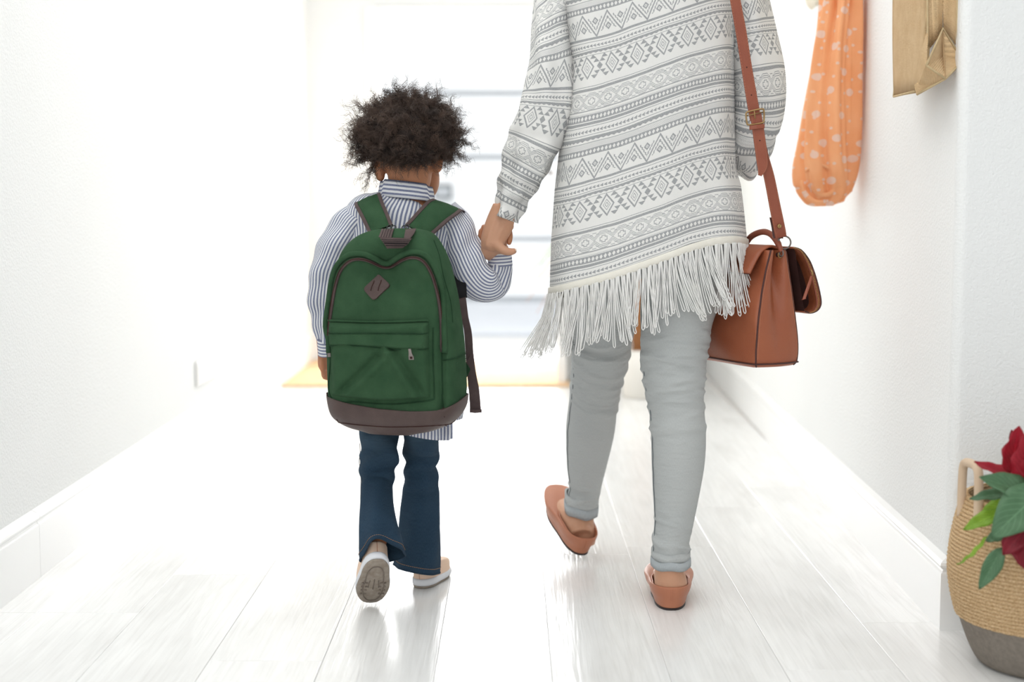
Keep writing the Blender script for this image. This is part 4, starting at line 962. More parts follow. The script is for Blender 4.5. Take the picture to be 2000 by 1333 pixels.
# hair: dark core plus thousands of coiled strands in clumps
b = B()
def hdisp(th, s, v): return .012*fbm((math.sin(th)*3, math.cos(th)*3, s*5), 1.0)+.006*fbm((math.sin(th)*8, math.cos(th)*8, s*13), 1.0)
hcn = P(795, 262, KY+.005)
b.tube(ball(hcn+[0, .010, -.003], .084, .093, .071), 60, horiz=True, cap=(False, False), nring=50, disp=hdisp)
b.tube(ball(P(797, 299, KY+.0), .064, .084, .030), 30, horiz=True, cap=(False, False), nring=20, disp=hdisp)
hr = b.obj('hair', 'hair_cap', ch)
settag(hr, 'short loose brown curls')
def curls():
    r = np.random.default_rng(3); V = []; Fc = []; nv = 0
    c0 = hcn; jobs = []
    n = 1250; k = 0; ga = pi*(3-math.sqrt(5))
    for i in range(n):
        z = 1-2*(i+.5)/n; rad = math.sqrt(1-z*z); d = np.array([rad*math.cos(i*ga), rad*math.sin(i*ga), z])
        if d[2] < -.62: continue
        if d[1] > .55 and d[2] < -.05: continue          # face
        if abs(d[0]) < .62 and d[2] < -.50 and d[1] < 0: continue   # bare nape
        root = c0+[0, .012, 0]+d*np.array([.078, .082, .062])
        L_ = (.021+.014*r.random())*(1+.35*fbm(d, 2.2)+.25*(abs(d[0]) > .7)); g_ = np.array([0, 0, -.45 if abs(d[0]) > .5 else -.1])
        dirn = nrm(d+g_*.5+r.normal(0, .35, 3)); jobs.append((root, dirn, L_, .0052+.003*r.random(), 8))
    for _ in range(260):
        x0, y0 = r.uniform(748, 850), r.uniform(290, 322); 
        if y0 > 316 and not (778 < x0 < 792): y0 -= 8
        a = P(x0, y0, KY-.078*math.sqrt(max(.1, 1-((x0-798)/62)**2))*(.9)+.004); jobs.append((a, nrm(np.array([r.normal(0, .4), -.7, -.5+r.normal(0, .3)])), .014+.010*r.random(), .0035, 6))
    # named tufts seen against the bright hall
    for (x0, y0, x1, y1, m_) in ((720, 245, 683, 268, 3), (715, 262, 690, 262, 3), (712, 285, 688, 308, 3), (716, 290, 696, 298, 3), (722, 300, 700, 325, 3), (728, 312, 714, 352, 3), (733, 320, 722, 338, 2), (740, 332, 738, 340, 2), (775, 205, 776, 180, 4), (785, 205, 790, 186, 3), (830, 205, 850, 200, 4), (838, 212, 856, 208, 3), (872, 240, 896, 242, 4), (878, 262, 902, 275, 4), (872, 290, 884, 322, 3), (865, 300, 870, 326, 3), (730, 225, 700, 228, 3), (745, 212, 722, 208, 3), (800, 200, 812, 188, 3), (760, 205, 748, 200, 3), (868, 228, 890, 228, 2), (782, 318, 784, 332, 4), (816, 316, 818, 328, 3), (708, 270, 684, 290, 2)):
        for _ in range(m_):
            a = P(x0+r.normal(0, 5), y0+r.normal(0, 4), KY+r.normal(0, .012)); e = P(x1+r.normal(0, 3.5), y1+r.normal(0, 3), KY+r.normal(0, .014))
            jobs.append((a, nrm(e-a), np.linalg.norm(e-a)*1.05, .0042+.002*r.random(), 12))
    NP = 15
    Pts = []
    for (root, d, L_, R_, nh) in jobs:
        ax = nrm(np.cross(d, r.normal(0, 1, 3))); ay = np.cross(d, ax); ph = r.random()*6.28; pitch = .010+.006*r.random(); bend = r.normal(0, .012, 3)
        for h in range(nh):
            t = np.linspace(0, 1, NP)[:, None]; rj = R_*(.55+.75*r.random()); pj = ph+r.normal(0, .55); off = r.normal(0, .0022, 3)
            lj = L_*(.8+.35*r.random()); w = 2*pi*t*lj/pitch+pj
            p = root+off+d*t*lj+bend*t*t+(ax*np.cos(w)+ay*np.sin(w))*rj*(.35+.65*t)+r.normal(0, .0006, (NP, 3)); Pts.append(p)
    Pn = np.array(Pts); K = len(Pn); T = np.gradient(Pn, axis=1); T /= np.linalg.norm(T, axis=2, keepdims=True)+1e-9
    A = np.cross(T, np.array([.3, .2, .93])); A /= np.linalg.norm(A, axis=2, keepdims=True)+1e-9; Bv = np.cross(T, A)
    rad = (.00042*(1-.55*np.linspace(0, 1, NP)))[None, :, None]
    ring = np.stack([Pn+(A*math.cos(a)+Bv*math.sin(a))*rad for a in (0, 2*pi/3, 4*pi/3)], 2)   # K,NP,3,3
    V = ring.reshape(-1, 3); base = (np.arange(K)*NP*3)[:, None, None]+(np.arange(NP-1)*3)[None, :, None]; j = np.arange(3)[None, None, :]
    f = np.stack([base+j, base+(j+1) % 3, base+3+(j+1) % 3, base+3+j], -1).reshape(-1, 4)
    me = bpy.data.meshes.new('curls'); me.vertices.add(len(V)); me.vertices.foreach_set('co', V.astype(np.float32).ravel())
    me.loops.add(len(f)*4); me.loops.foreach_set('vertex_index', f.astype(np.int32).ravel()); me.polygons.add(len(f))
    me.polygons.foreach_set('loop_start', np.arange(0, len(f)*4, 4, dtype=np.int32)); me.polygons.foreach_set('use_smooth', [True]*len(f)); me.update(calc_edges=True)
    me.materials.append(M['hair_brown']); o = bpy.data.objects.new('curls', me); o.parent = hr; COL.objects.link(o); o['kind'] = 'stuff'
curls()

# ================================================================ BACKPACK
bp_ = empty('backpack', 'dark green felt backpack with brown trim on the child\'s back', 'backpack')
PSI = math.radians(-20); PW = KY-.17     # depth of pack centre
OUT = [(448, 748, 815), (453, 722, 838), (462, 700, 852), (476, 682, 862), (494, 668, 872), (515, 659, 880), (540, 652, 887), (575, 645, 895), (620, 638, 902), (670, 635, 908), (720, 636, 911), (770, 637, 912), (800, 640, 908), (822, 647, 894), (836, 662, 876), (846, 684, 852), (852, 715, 820)]
def secshape(th, p=3.4):
    e = 2/p; return math.copysign(abs(math.sin(th))**e, math.sin(th)), math.copysign(abs(math.cos(th))**e, math.cos(th))
NTH = 96
thv = np.linspace(-pi, pi, NTH+1)
def packring(y, xl, xr, grow=0.0, frac=0):
    hd_ = .062*math.sqrt(max(.10, 1-max(0, (500-y)/60)**2)) if y < 500 else .062+.012*min(1, (y-500)/250)
    if y > 800: hd_ *= 1-.45*((y-800)/52)**2
    pts = []
    for th in thv:
        s_, c_ = secshape(th); x = s_*1.0; yv = -c_*hd_
        pts.append((x, yv))
    # rotate: width W unknown -> solve so that projected extents match
    pts = np.array(pts); W_ = (xr-xl)/2*PW/F*.93; 
    for _ in range(4):
        X_ = pts[:, 0]*W_*math.cos(PSI)-pts[:, 1]*math.sin(PSI); Y_ = pts[:, 0]*W_*math.sin(PSI)+pts[:, 1]*math.cos(PSI)
        pr = X_/(PW+Y_)*F; ext = pr.max()-pr.min(); W_ *= (xr-xl)/ext if ext > 0 else 1; W_ = max(W_, .01)
    zc_ = P(1000, y, PW-.07)[2]
    cx_ = ((xl+xr)/2-1000)/F*PW; mid = (pr.max()+pr.min())/2*PW/F; X_ = X_+cx_-mid
    gx = nrm(np.array([1., 0, 0]))
    out = np.stack([X_, PW+Y_, np.full(len(X_), zc_)], 1)
    if grow: c_ = out.mean(0); dv2 = out-c_; out = out+dv2/(np.linalg.norm(dv2, axis=1)[:, None]+1e-6)*grow
    return out
OA = catmull(np.array(OUT, float), 90)
gp = np.array([packring(*a) for a in OA])
# front sag under the handle and soft dents
for i in range(90):
    for j in range(NTH+1):
        q = gp[i, j]; px = 1000+F*q[0]/q[1]; py = OA[i, 0]
        if q[1] < PW-.01:
            d = .026*math.exp(-((px-757)/26)**2-((py-520)/24)**2)*1.0+.008*math.exp(-((px-748)/60)**2-((py-545)/26)**2)
            d -= .010*math.exp(-((px-700)/30)**2-((py-520)/24)**2)+.010*math.exp(-((px-812)/30)**2-((py-518)/24)**2)
            d += .004*fbm((px*.02, py*.015, 0), 1.0)+.010*math.exp(-((px-862)/7)**2)*(1 if 560 < py < 800 else .0)
            gp[i, j, 1] += d
        gp[i, j] += 0
up_ = np.zeros(gp.shape[:2]+(2,)); up_[..., 0] = thv[None, :]*.08; up_[..., 1] = OA[:, 0][:, None]/1000
LB = [(600, 782), (640, 784), (680, 792), (740, 799), (800, 801), (850, 799), (866, 797), (890, 787), (915, 774), (950, 770)]
b = B(); b.grid(gp, up_, flip=False); b.F.append(tuple(range(NTH-1, -1, -1))); b.F.append(tuple(89*(NTH+1)+j for j in range(NTH))); b.fm += [0, 0]
pk = b.obj('pack_body', 'felt_green', bp_)
BV = BVHTree.FromPolygons([tuple(v) for v in b.V], [tuple(f) for f in b.F])
def surf(px, py, off=0.0, bvh=None):
    o_ = Vector((0, 0, CH)); d = Vector(ray(px, py)).normalized(); hit = (bvh or BV).ray_cast(o_, d)
    if hit[0] is None:
        hit = (bvh or BV).find_nearest(Vector(P(px, py, PW-.02)))
    n_ = np.array(hit[1]); 
    if n_[1] > 0: n_ = -n_
    return np.array(hit[0])+n_*off, n_
# leather base: same surface below the boundary line, slightly proud
def shell(name, test, grow, mat):
    b = B(); keep = {}; V = []; U = []
    cidx = gp.mean(1)
    for i in range(89):
        for j in range(NTH):
            f = [(i, j), (i, j+1), (i+1, j+1), (i+1, j)]; q = gp[i, j]; px = 1000+F*q[0]/q[1]; py = OA[i, 0]
            if not test(px, py): continue
            idx = []
            for (a, c_) in f:
                if (a, c_) not in keep:
                    keep[(a, c_)] = len(V); d_ = gp[a, c_]-cidx[a]; d_ = d_/(np.linalg.norm(d_)+1e-6); V.append(gp[a, c_]+d_*grow); U.append((0, 0))
                idx.append(keep[(a, c_)])
            b.F.append(tuple(idx)); b.fm.append(0)
    b.V = V; b.U = U; return b.obj(name, mat, bp_)
gfine = OA
lbz = lambda px: interp(px, LB)
# boundary follows LB exactly: own grid from LB down
gb = np.zeros((26, NTH+1, 3)); 
for j in range(NTH+1):
    colp = gp[:, j]; pxs = 1000+F*colp[:, 0]/colp[:, 1]; y0 = lbz(float(np.interp(790, OA[:, 0], pxs)))
    if colp[45, 1] > PW+.01: y0 = 778
    for i in range(26):
        y = y0+(852-y0)*i/25; q = np.array([np.interp(y, OA[:, 0], colp[:, k]) for k in range(3)]); c_ = np.array([np.interp(y, OA[:, 0], gp.mean(1)[:, k]) for k in range(3)])
        d_ = (q-c_); gb[i, j] = q+d_/(np.linalg.norm(d_)+1e-6)*(.0026 if i < 25 else .001); 
        if i == 25: gb[i, j, 2] -= .002
b = B(); b.grid(gb, np.zeros((26, NTH+1, 2)), flip=False); b.F.append(tuple(25*(NTH+1)+j for j in range(NTH))); b.fm.append(0); solid(b.obj('leather_base', 'brown_leather', bp_), .0025, 0)
b = B(); b.wire([surf(x, y, .0035)[0] for x, y in ((866, 798), (866, 812), (868, 828), (874, 836))], .0009, 5); b.obj('base_seam', 'tan_lining', bp_)
b = B(); b.wire([surf(x, y, .0035)[0] for x, y in catmull([(655, 822), (700, 828), (760, 832), (820, 831), (872, 827), (890, 823)], 20)], .0009, 5); b.obj('base_seam', 'tan_lining', bp_)
def line(pts, off, r, name, mat, n=50, nseg=6, par=bp_):
    A = catmull(np.array(pts, float), n); L_ = np.array([surf(x, y, off)[0] for x, y in A])
    for _ in range(2): L_[1:-1] = (L_[:-2]+2*L_[1:-1]+L_[2:])/4
    b = B(); b.wire(L_, r, nseg); return b.obj(name, mat, par)
ZP = [(642, 690), (643, 660), (646, 625), (651, 590), (657, 558), (667, 528), (684, 511), (703, 507), (722, 511), (741, 520), (757, 524), (772, 518), (788, 508), (808, 504), (826, 511), (840, 531), (849, 555), (855, 585), (859, 620), (861, 655), (862, 688)]
line(ZP, .0018, .0032, 'zip_tape', 'brown_web', 90); line(ZP, .0044, .0013, 'zip_teeth', 'tan_lining', 90)
RP = [(636, 690), (637, 660), (640, 622), (645, 587), (650, 552), (660, 520), (680, 501), (703, 497), (724, 501), (742, 510), (757, 514), (770, 508), (787, 498), (809, 494), (831, 501), (847, 524), (857, 550), (863, 583), (867, 620), (869, 655), (870, 690)]
line(RP, .0030, .0056, 'zip_roll', 'felt_green', 90, 10)
line([(847, 470), (858, 500), (866, 540), (880, 590), (884, 630)], .0004, .0009, 'panel_seam', 'felt_green_dark'); line([(862, 690), (863, 730), (864, 770), (865, 796)], .001, .0014, 'panel_seam', 'felt_green_dark')
line([(863, 704), (880, 702), (896, 697), (908, 690)], .001, .0013, 'panel_seam', 'felt_green_dark')
# front pocket: raised box with folded gusset creases, flap band above
def patch(name, mat, xl, xr, yt, yb, hf, nu=40, nv=30, par=bp_, th=None):
    g = np.zeros((nv, nu, 3)); u = np.zeros((nv, nu, 2))
    for i in range(nv):
        v_ = i/(nv-1)
        for j in range(nu):
            u_ = j/(nu-1); y = (yt(u_)*(1-v_)+yb(u_)*v_); x = xl(v_)*(1-u_)+xr(v_)*u_
            q, n_ = surf(x, y); g[i, j] = q+np.array([0, -1., 0])*hf(u_, v_); u[i, j] = (u_, v_)
    b = B(); b.grid(g, u, flip=True); return b.obj(name, mat, par), g
def edge(t, w=.09): return min(1, t/w, (1-t)/w)
def sm(x): x = max(0, min(1, x)); return x*x*(3-2*x)
def crease(u, v, x0, y0, x1, y1, w):
    dx, dy = x1-x0, y1-y0; L2 = dx*dx+dy*dy; t = max(0, min(1, ((u-x0)*dx+(v-y0)*dy)/L2)); d = ((u-x0-t*dx)**2+(v-y0-t*dy)**2)**.5
    sd = ((u-x0)*dy-(v-y0)*dx); return math.exp(-(d/w)**2)*(1.0 if t > 0 else .6), sd
def ph_(u, v):
    e = sm(edge(u, .05))*sm(min(1, (1-v)/.05)); h = .016*e*(1+.25*math.sin(u*pi)*math.sin(v*pi))
    c1_, s1_ = crease(u, v, .50, .28, .10, .92, .05); c2_, s2_ = crease(u, v, .62, .12, .92, .96, .05)
    h -= .010*c1_*e; h += .009*math.exp(-((s1_-.05)/.04)**2)*e*(v > .2); h -= .010*c2_*e; h += .009*math.exp(-((s2_+.05)/.04)**2)*e
    h += .0025*math.sin(u*9+v*4)*e; return h
patch('front_pocket', 'felt_green', lambda v: 643+4*v, lambda v: 838+3*v, lambda u: 658, lambda u: 772+8*math.sin(u*pi)*1.0+5*u, ph_, 60, 46)
def fh(u, v): return .003+.019*sm(edge(u, .04))*sm(min(1, v/.3))*(1 if v < .97 else .75)+.002*math.sin(u*14)*v
def fh2(u, v): return .004+.020*sm(edge(u, .03))*sm(min(1, (v+.2)/.3))*(1 if v < .93 else .7)
po, pg = patch('pocket_band', 'felt_green', lambda v: 641+1*v, lambda v: 837+0*v, lambda u: 627+5*math.sin(u*pi)*.6, lambda u: 660-5*math.cos((u-.5)*2)*.0+3*math.sin(u*pi), fh, 50, 16)
pf, pg2 = patch('pocket_flap', 'felt_green', lambda v: 641+2*v, lambda v: 836, lambda u: 650-1*math.sin(u*pi), lambda u: 673+7*u-2*math.sin(u*pi*2), fh2, 50, 14)
b = B(); b.wire(pg2[-1]+np.array([0, .001, -.001]), .0018, 6); b.wire(pg2[1]+np.array([0, -.0004, .002]), .0010, 5); b.obj('flap_piping', 'felt_green_dark', pf)
b = B(); b.wire(pg[0]+np.array([0, -.002, .001]), .0024, 6); b.obj('band_piping', 'felt_green', po)
line([(640, 640), (646, 700), (646, 776), (700, 786), (770, 790), (840, 782), (848, 770), (846, 700), (846, 640)], .0012, .0012, 'pocket_seam', 'felt_green_dark', 90)
# pocket zip pull
def lift(px, py, o): return surf(px, py)[0]+np.array([0, -o, 0])
b = B(); b.ribbon([lift(802, 679, .028), lift(803.5, 688, .029), lift(805, 694, .030)], [np.array([.0024, 0, 0]), np.array([.003, 0, 0]), np.array([.0048, 0, 0])], [np.array([0, -1., 0])]*3, .003); b.ribbon([lift(805, 693, .029), lift(805.5, 700, .029)], [np.array([.0048, 0, 0])]*2, [np.array([0, -1., 0])]*2, .003); zp = b.obj('zip_pull', 'metal_pull', bp_, smooth=False)
b = B(); b.ribbon([lift(805, 693.5, .032), lift(805.4, 698, .032)], [np.array([.0024, 0, 0])]*2, [np.array([0, -1., 0])]*2, .001); b.obj('pull_hole', 'tan_lining', zp, smooth=False)
b = B(); q = surf(637, 694, .004)[0]; b.ribbon([q+np.array([0, 0, .018]), q+np.array([.001, 0, -.004])], [np.array([.003, 0, 0])]*2, [np.array([0, -1., 0])]*2, .004); b.obj('zip_pull', 'metal_pull', bp_, smooth=False)
# diamond patch with two slots
Dm = [(738.5, 537), (742, 538), (760, 554.5), (762, 558), (760, 562), (736, 584), (732, 586), (728, 585), (713, 569), (712, 565), (714, 561)]
b = B(); top_ = [surf(x, y, .0045)[0] for x, y in Dm]; bot_ = [surf(x, y, -.002)[0] for x, y in Dm]; cD = surf(737, 562, .0052)[0]
b.V = top_+bot_+[cD]; b.U = [(0, 0)]*len(b.V); n = len(Dm)
for j in range(n): b.F.append((j, (j+1) % n, 2*n)); b.F.append((j, j+n, (j+1) % n+n, (j+1) % n)); b.fm += [0, 0]
dp = b.obj('leather_patch', 'brown_leather', bp_, smooth=False); bevel(dp, .001)
for x0 in (729, 743):
    b = B(); L_ = [surf(x0+x, y, .0052)[0] for x, y in ((3.5, 550), (2, 555), (-.5, 561), (-2.5, 569))]; b.wire(L_, .0008, 5); b.obj('patch_slot', 'tan_lining', dp)
# shoulder straps (padded) with brown binding
def padded(name, pts, th=.010, n=26, mat='felt_green'):
    """pts rows: left edge px,py, right edge px,py, Y"""
    A = catmull(np.array(pts, float), n); g = np.zeros((n, 9, 3)); gb2 = np.zeros((n, 9, 3)); eL = []; eR = []
    for i, a in enumerate(A):
        l, r_ = P(a[0], a[1], a[4]), P(a[2], a[3], a[5]); eL.append(l); eR.append(r_)
        for j in range(9):
            t = j/8; c_ = l*(1-t)+r_*t; g[i, j] = c_+np.array([0, -th*(math.sin(t*pi)**.5), th*.25*math.sin(t*pi)]); gb2[i, j] = c_+np.array([0, th*.2, -.001])
    b = B(); b.grid(g, np.zeros((n, 9, 2)), flip=True); b.grid(gb2, np.zeros((n, 9, 2)))
    o = b.obj(name, mat, bp_)
    for e_, t in ((eL, 1), (eR, -1)):
        e_ = np.array(e_); b = B(); oth = np.array(eR if t == 1 else eL); w_ = (oth-e_); w_ /= np.linalg.norm(w_, axis=1)[:, None]
        b.ribbon(e_+w_*.002+np.array([0, -.003, 0]), w_*.0036, [nrm(np.array([0, -1., .3]))]*n, .008); bb2 = b.obj('binding', 'brown_web', o); bevel(bb2, .0015)
    return o
padded('shoulder_strap', [(722, 458, 766, 440, 2.91, 2.91), (712, 436, 757, 417, 2.93, 2.93), (700, 412, 748, 396, 2.955, 2.955), (694, 400, 743, 381, 2.985, 2.985), (698, 392, 740, 377, 3.03, 3.03), (704, 396, 738, 382, 3.07, 3.07), (700, 430, 732, 430, 3.115, 3.115), (695, 500, 728, 500, 3.125, 3.125), (680, 590, 710, 590, 3.115, 3.115)])
padded('shoulder_strap', [(793, 440, 838, 464, 2.91, 2.91), (805, 427, 855, 449, 2.92, 2.925), (822, 408, 874, 432, 2.94, 2.945), (836, 394, 893, 418, 2.965, 2.975), (846, 390, 902, 411, 3.0, 3.0), (850, 392, 908, 416, 3.05, 3.03), (855, 410, 912, 434, 3.10, 3.05), (862, 470, 905, 480, 3.125, 3.11), (872, 560, 905, 570, 3.12, 3.11)])
# webbing: strap under the arm and the loose tail with its green tab
def web(pts, name, mat='brown_web', th=.0022, n=40): return strap(pts, name, mat, th, n, bp_)
web([(890, 540, 3.0, 9), (897, 562, 2.985, 9), (903, 585, 2.97, 7.5), (908, 620, 2.96, 7), (914, 650, 2.955, 7.5), (917, 690, 2.95, 8), (921, 730, 2.945, 9), (926, 765, 2.94, 10.5), (929, 806, 2.935, 11)], 'webbing_strap')
b = B(); b.ribbon([P(917.5, 803, 2.932), P(929, 804, 2.930), P(941, 803, 2.932)], [np.array([0, 0, .0035])]*3, [np.array([0, -1., 0])]*3, .004); bevel(b.obj('webbing_fold', 'brown_web', bp_, smooth=False), .001)
web([(892, 520, 3.02, 11), (898, 550, 2.99, 12), (904, 582, 2.972, 8)], 'strap_tip', 'black_mesh', .006, 12)
for nm, tri_, mt, dd_ in (('side_tab', [(905, 700), (919, 722), (905, 752)], 'felt_green_dark', 2.93), ('tab_webbing', [(907, 713), (921, 690), (915, 724)], 'brown_web', 2.936)):
    b = B(); b.V = [P(*q, dd_) for q in tri_]+[P(*q, dd_+.006) for q in tri_]; b.U = [(0, 0)]*6; b.F = [(0, 2, 1), (3, 4, 5), (0, 1, 4, 3), (1, 2, 5, 4), (2, 0, 3, 5)]; b.fm = [0]*5; bevel(b.obj(nm, mt, bp_, smooth=False), .001)
# grab handle: webbing folded down over the top of the pack
def quadstrip(name, rows, off, th, mat, par=bp_):
    A = catmull(np.array(rows, float), 14); C_ = []; W_ = []; N_ = []
    for a in A:
        l, r_ = surf(a[0], a[1])[0], surf(a[2], a[3])[0]; yy = min(l[1], r_[1])-off-a[4]; l = P(a[0], a[1], yy); r_ = P(a[2], a[3], yy); C_.append((l+r_)/2); W_.append((r_-l)/2); N_.append(np.array([0, -1., 0]))
    b = B(); b.ribbon(C_, W_, N_, th); o = b.obj(name, mat, par); bevel(o, .0008, 1); return o, np.array(C_), np.array(W_)
hA = quadstrip('grab_handle', [(745, 447, 770, 447, .001), (743, 453, 767, 455, .006), (739, 463, 764, 467, .012)], .004, .003, 'brown_web')
hB = quadstrip('grab_handle', [(792, 448, 813, 446, .001), (790, 458, 809, 456, .006), (788, 469, 800, 468, .012)], .004, .003, 'brown_web')
hC = quadstrip('grab_handle', [(740, 463, 805, 466, .014), (745, 470, 801, 471, .016), (750, 477, 796, 478, .015), (756, 486, 786, 485, .010)], .004, .0035, 'brown_web')
b = B()
for t in (-.66, -.33, 0, .33, .66): b.wire(hC[1][1:-1]*0+np.array([hC[1][7]])+np.array([[0, 0, 0]]*12) if False else [hC[1][int(7+t*6)]+hC[2][int(7+t*6)]*s_+np.array([0, -.002, 0]) for s_ in (-.94, 0, .94)], .0006, 4)
for t in (-.6, -.2, .2, .6): b.wire(hA[1]+hA[2]*t+np.array([0, -.0018, 0]), .0005, 4)
b.obj('webbing_ribs', 'black_mesh', bp_)
for cx_, cy_ in ((760, 444), (769, 445), (789, 445), (795, 443)):
    torus(P(cx_, cy_, 2.895), .0045, .0011, (1, 0, .2), (0, .5, 1), 20, 6).obj('wire_ring', 'metal_dark', bp_)

# ================================================================ HANGING SCARF, BURLAP BAG, CREAM CLOTH on the right wall
b = B(); SY = 3.62
sc_ = [lr(1612, 1676, -260, SY, .045), lr(1612, 1676, -100, SY, .045), lr(1609, 1675, 0, SY, .045), lr(1596, 1675, 80, SY, .05), lr(1585, 1674, 150, SY, .052), lr(1573, 1672, 220, SY, .055), lr(1564, 1668, 290, SY, .058), lr(1559, 1664, 335, SY, .058), lr(1562, 1656, 368, SY, .052), lr(1572, 1642, 392, SY, .040), lr(1588, 1626, 403, SY, .02)]
def sdp(th, s, v):
    k = max(0, min(1, (1-s)*6)); f1 = math.sin(th*6+2.2*math.sin(s*5)); f2 = math.sin(th*11-s*9)
    sw_ = 0
    if s > .8: q = (s-.8)/.2; sw_ = (.006*math.sin(q*7+th*2)+.004*math.sin(q*12-th*3))*(1-q)**.5
    return (.0125*f1*abs(f1)+.004*f2)*k+sw_*.5
b.tube(sc_, 120, 150, cap=(True, True), disp=sdp)
scf = b.obj('scarf', 'scarf', smooth=True, tag=('orange gauze scarf with white dots hanging in a loop on the right wall', 'scarf'))
for k_, pts_ in enumerate((((1572, 335), (1596, 322), (1624, 332), (1636, 356), (1622, 378), (1600, 380), (1588, 366), (1600, 354), (1610, 360)), ((1566, 352), (1572, 378), (1592, 394), (1618, 392)))):
    b = B(); cpts = catmull([P(x, y, SY-.05+.012*abs(x-1608)/50) for x, y in pts_], 40); b.wire(cpts, [.0065*math.sin(pi*min(1, (i+2)/42))**.5 for i in range(40)], 10); b.U = [(u+.013, v*.1+.02) for u, v in b.U]; b.obj('gathered_fold', 'scarf', scf)
hkq = P(1645, -262, SY)
b = B(); b.wire([hkq+[.05, 0, .05], hkq+[0, 0, .03], hkq+[-.01, 0, .06]], .006, 8); b.obj('coat_hook', 'metal_pull', smooth=True, tag=('metal coat hook holding the dotted scarf', 'hook'))
# cream cloth corner above-left of the scarf
b = B(); b.tube([lr(1560, 1640, -200, 4.25, .03), lr(1562, 1640, -80, 4.25, .035), lr(1568, 1636, -20, 4.25, .03), lr(1576, 1612, 4, 4.25, .02), lr(1588, 1604, 10, 4.25, .01)], 40, 40, disp=lambda th, s, v: .005*math.sin(th*5+s*4))
b.obj('cream_cloth', 'cream_cloth', tag=('cream cloth hanging behind the orange scarf, only its bottom corner in view', 'cloth'))
# burlap bag
bu = empty('burlap_bag', 'folded natural burlap bag hanging flat by the wall corner', 'bag')
def bu_panel(name, pts, n, par, mat='burlap', th=.0025):
    """bilinear patch of 4 corners (world) with slight ripple"""
    a, b_, c_, d_ = pts; g = np.zeros((n, n, 3)); u = np.zeros((n, n, 2))
    for i in range(n):
        for j in range(n):
            s, t = i/(n-1), j/(n-1); q = (a*(1-t)+b_*t)*(1-s)+(d_*(1-t)+c_*t)*s; q = q+np.array([.0015*math.sin(s*7+t*4), .001*math.sin(t*9), 0]); g[i, j] = q; u[i, j] = (s, t)
    b = B(); b.grid(g, u); return solid(b.obj(name, mat, par), th, 0), g
y1_, y2_ = 2.80, 3.05
TL, TR = P(1746, -250, y2_), P(1811, -250, y1_); BRt, BLt = P(1808, 180, y1_), P(1745, 189, y2_)
p1, g1_ = bu_panel('front_panel', (TL, TR, P(1806, 179, y1_+.01), BLt), 14, bu)
GT = P(1872, -250, y1_-.01); GB = P(1871, 90, y1_-.01)
mid_t, mid_b = P(1842, -250, y1_+.012), P(1842, 60, y1_+.010)
p2, g2_ = bu_panel('gusset', (TR, mid_t, mid_b, P(1814, 95, y1_)), 10, bu); p3, g3_ = bu_panel('gusset', (mid_t, GT, GB, mid_b), 10, bu)
# folded triangular base
A1, A2, A3, A4 = P(1841, 56, y1_-.012), P(1809, 128, y1_-.035), P(1846, 154, y1_-.03), P(1880, 119, y1_-.005)
In = P(1844, 100, y1_+.012)
for nm, t3 in (('base_fold', (A1, A2, A3, In)), ('base_fold', (A1, A4, A3, In))):
    b = B(); b.V = [t3[0], t3[1], t3[2], (t3[0]*.35+t3[2]*.65)*.5+t3[3]*.5]; b.U = [(0, 0)]*4; b.F = [(0, 1, 3), (1, 2, 3), (0, 3, 2)]; b.fm = [0]*3; solid(b.obj(nm, 'burlap', bu, smooth=False), .003, 0)
b = B(); b.V = [P(1812, 60, y1_-.004), A2, A3, P(1790, 178, y1_+.02), P(1800, 100, y1_+.0)]; b.U = [(0, 0)]*5; b.F = [(0, 4, 1), (4, 3, 1), (1, 3, 2)]; b.fm = [0]*3; solid(b.obj('base_flap', 'burlap', bu, smooth=False), .003, 0)
b = B(); b.V = [P(1786, 166, y1_+.01), P(1790, 186, y1_+.012), P(1846, 155, y1_-.02), P(1846, 120, y1_-.01)]; b.U = [(0, 0)]*4; b.F = [(0, 1, 2, 3)]; b.fm = [0]; solid(b.obj('base_flap', 'burlap', bu, smooth=False), .003, 0)
b = B(); b.V = [GB, P(1871, -40, y1_-.01), P(1874, 95, y1_-.008), A4]; b.U = [(0, 0)]*4; b.F = [(0, 1, 2), (0, 2, 3)]; b.fm = [0]*2; solid(b.obj('base_flap', 'burlap', bu, smooth=False), .003, 0)
for L_ in ((TR, P(1811, 60, y1_-.003), P(1813, 95, y1_-.004), A2), (A2, A1, A4), (A2, A3), (A3, A4), (GT, P(1869, 60, y1_-.012), A4), (BLt, P(1747, 120, y2_-.002), TL), (BLt, P(1785, 179, y1_+.06)), (P(1790, 185, y1_+.01), A3)):
    A = np.array(L_) if len(L_) < 3 or L_[1] is A1 else catmull(np.array(L_), 12); b = B(); b.wire(A+np.array([0, -.002, 0]), .0022, 6); b.obj('seam_edge', 'burlap_edge', bu)

# ================================================================ BASKET WITH POINSETTIA
BC = np.array([.935, 2.535])
bk_ = empty('basket', 'round woven jute basket with grey felt base at the wall corner', 'basket')
def rev(prof, n=96, rip=0):
    g = np.zeros((len(prof), n, 3))
    for i, (r_, z) in enumerate(prof):
        for j in range(n):
            a = 2*pi*j/n; rr_ = r_+rip*math.sin(a*60+i*pi)*1.0; g[i, j] = (BC[0]+rr_*math.cos(a), BC[1]+rr_*math.sin(a), z)
    return g
RP_ = [(.104, .0), (.118, .006), (.132, .03), (.147, .07), (.159, .11), (.166, .15), (.167, .18), (.163, .22), (.155, .26), (.147, .285), (.142, .297)]
pr_ = catmull(np.array(RP_), 60); low = [q for q in pr_ if q[1] < .095]; 
lowp = [(.0005, .001)]+[tuple(q) for q in low]; g = rev(lowp); b = B(); b.grid(g, np.zeros(g.shape[:2]+(2,)), closed=True); b.obj('felt_base', 'felt_grey', bk_)
zc2 = np.arange(.088, .298, .0066)
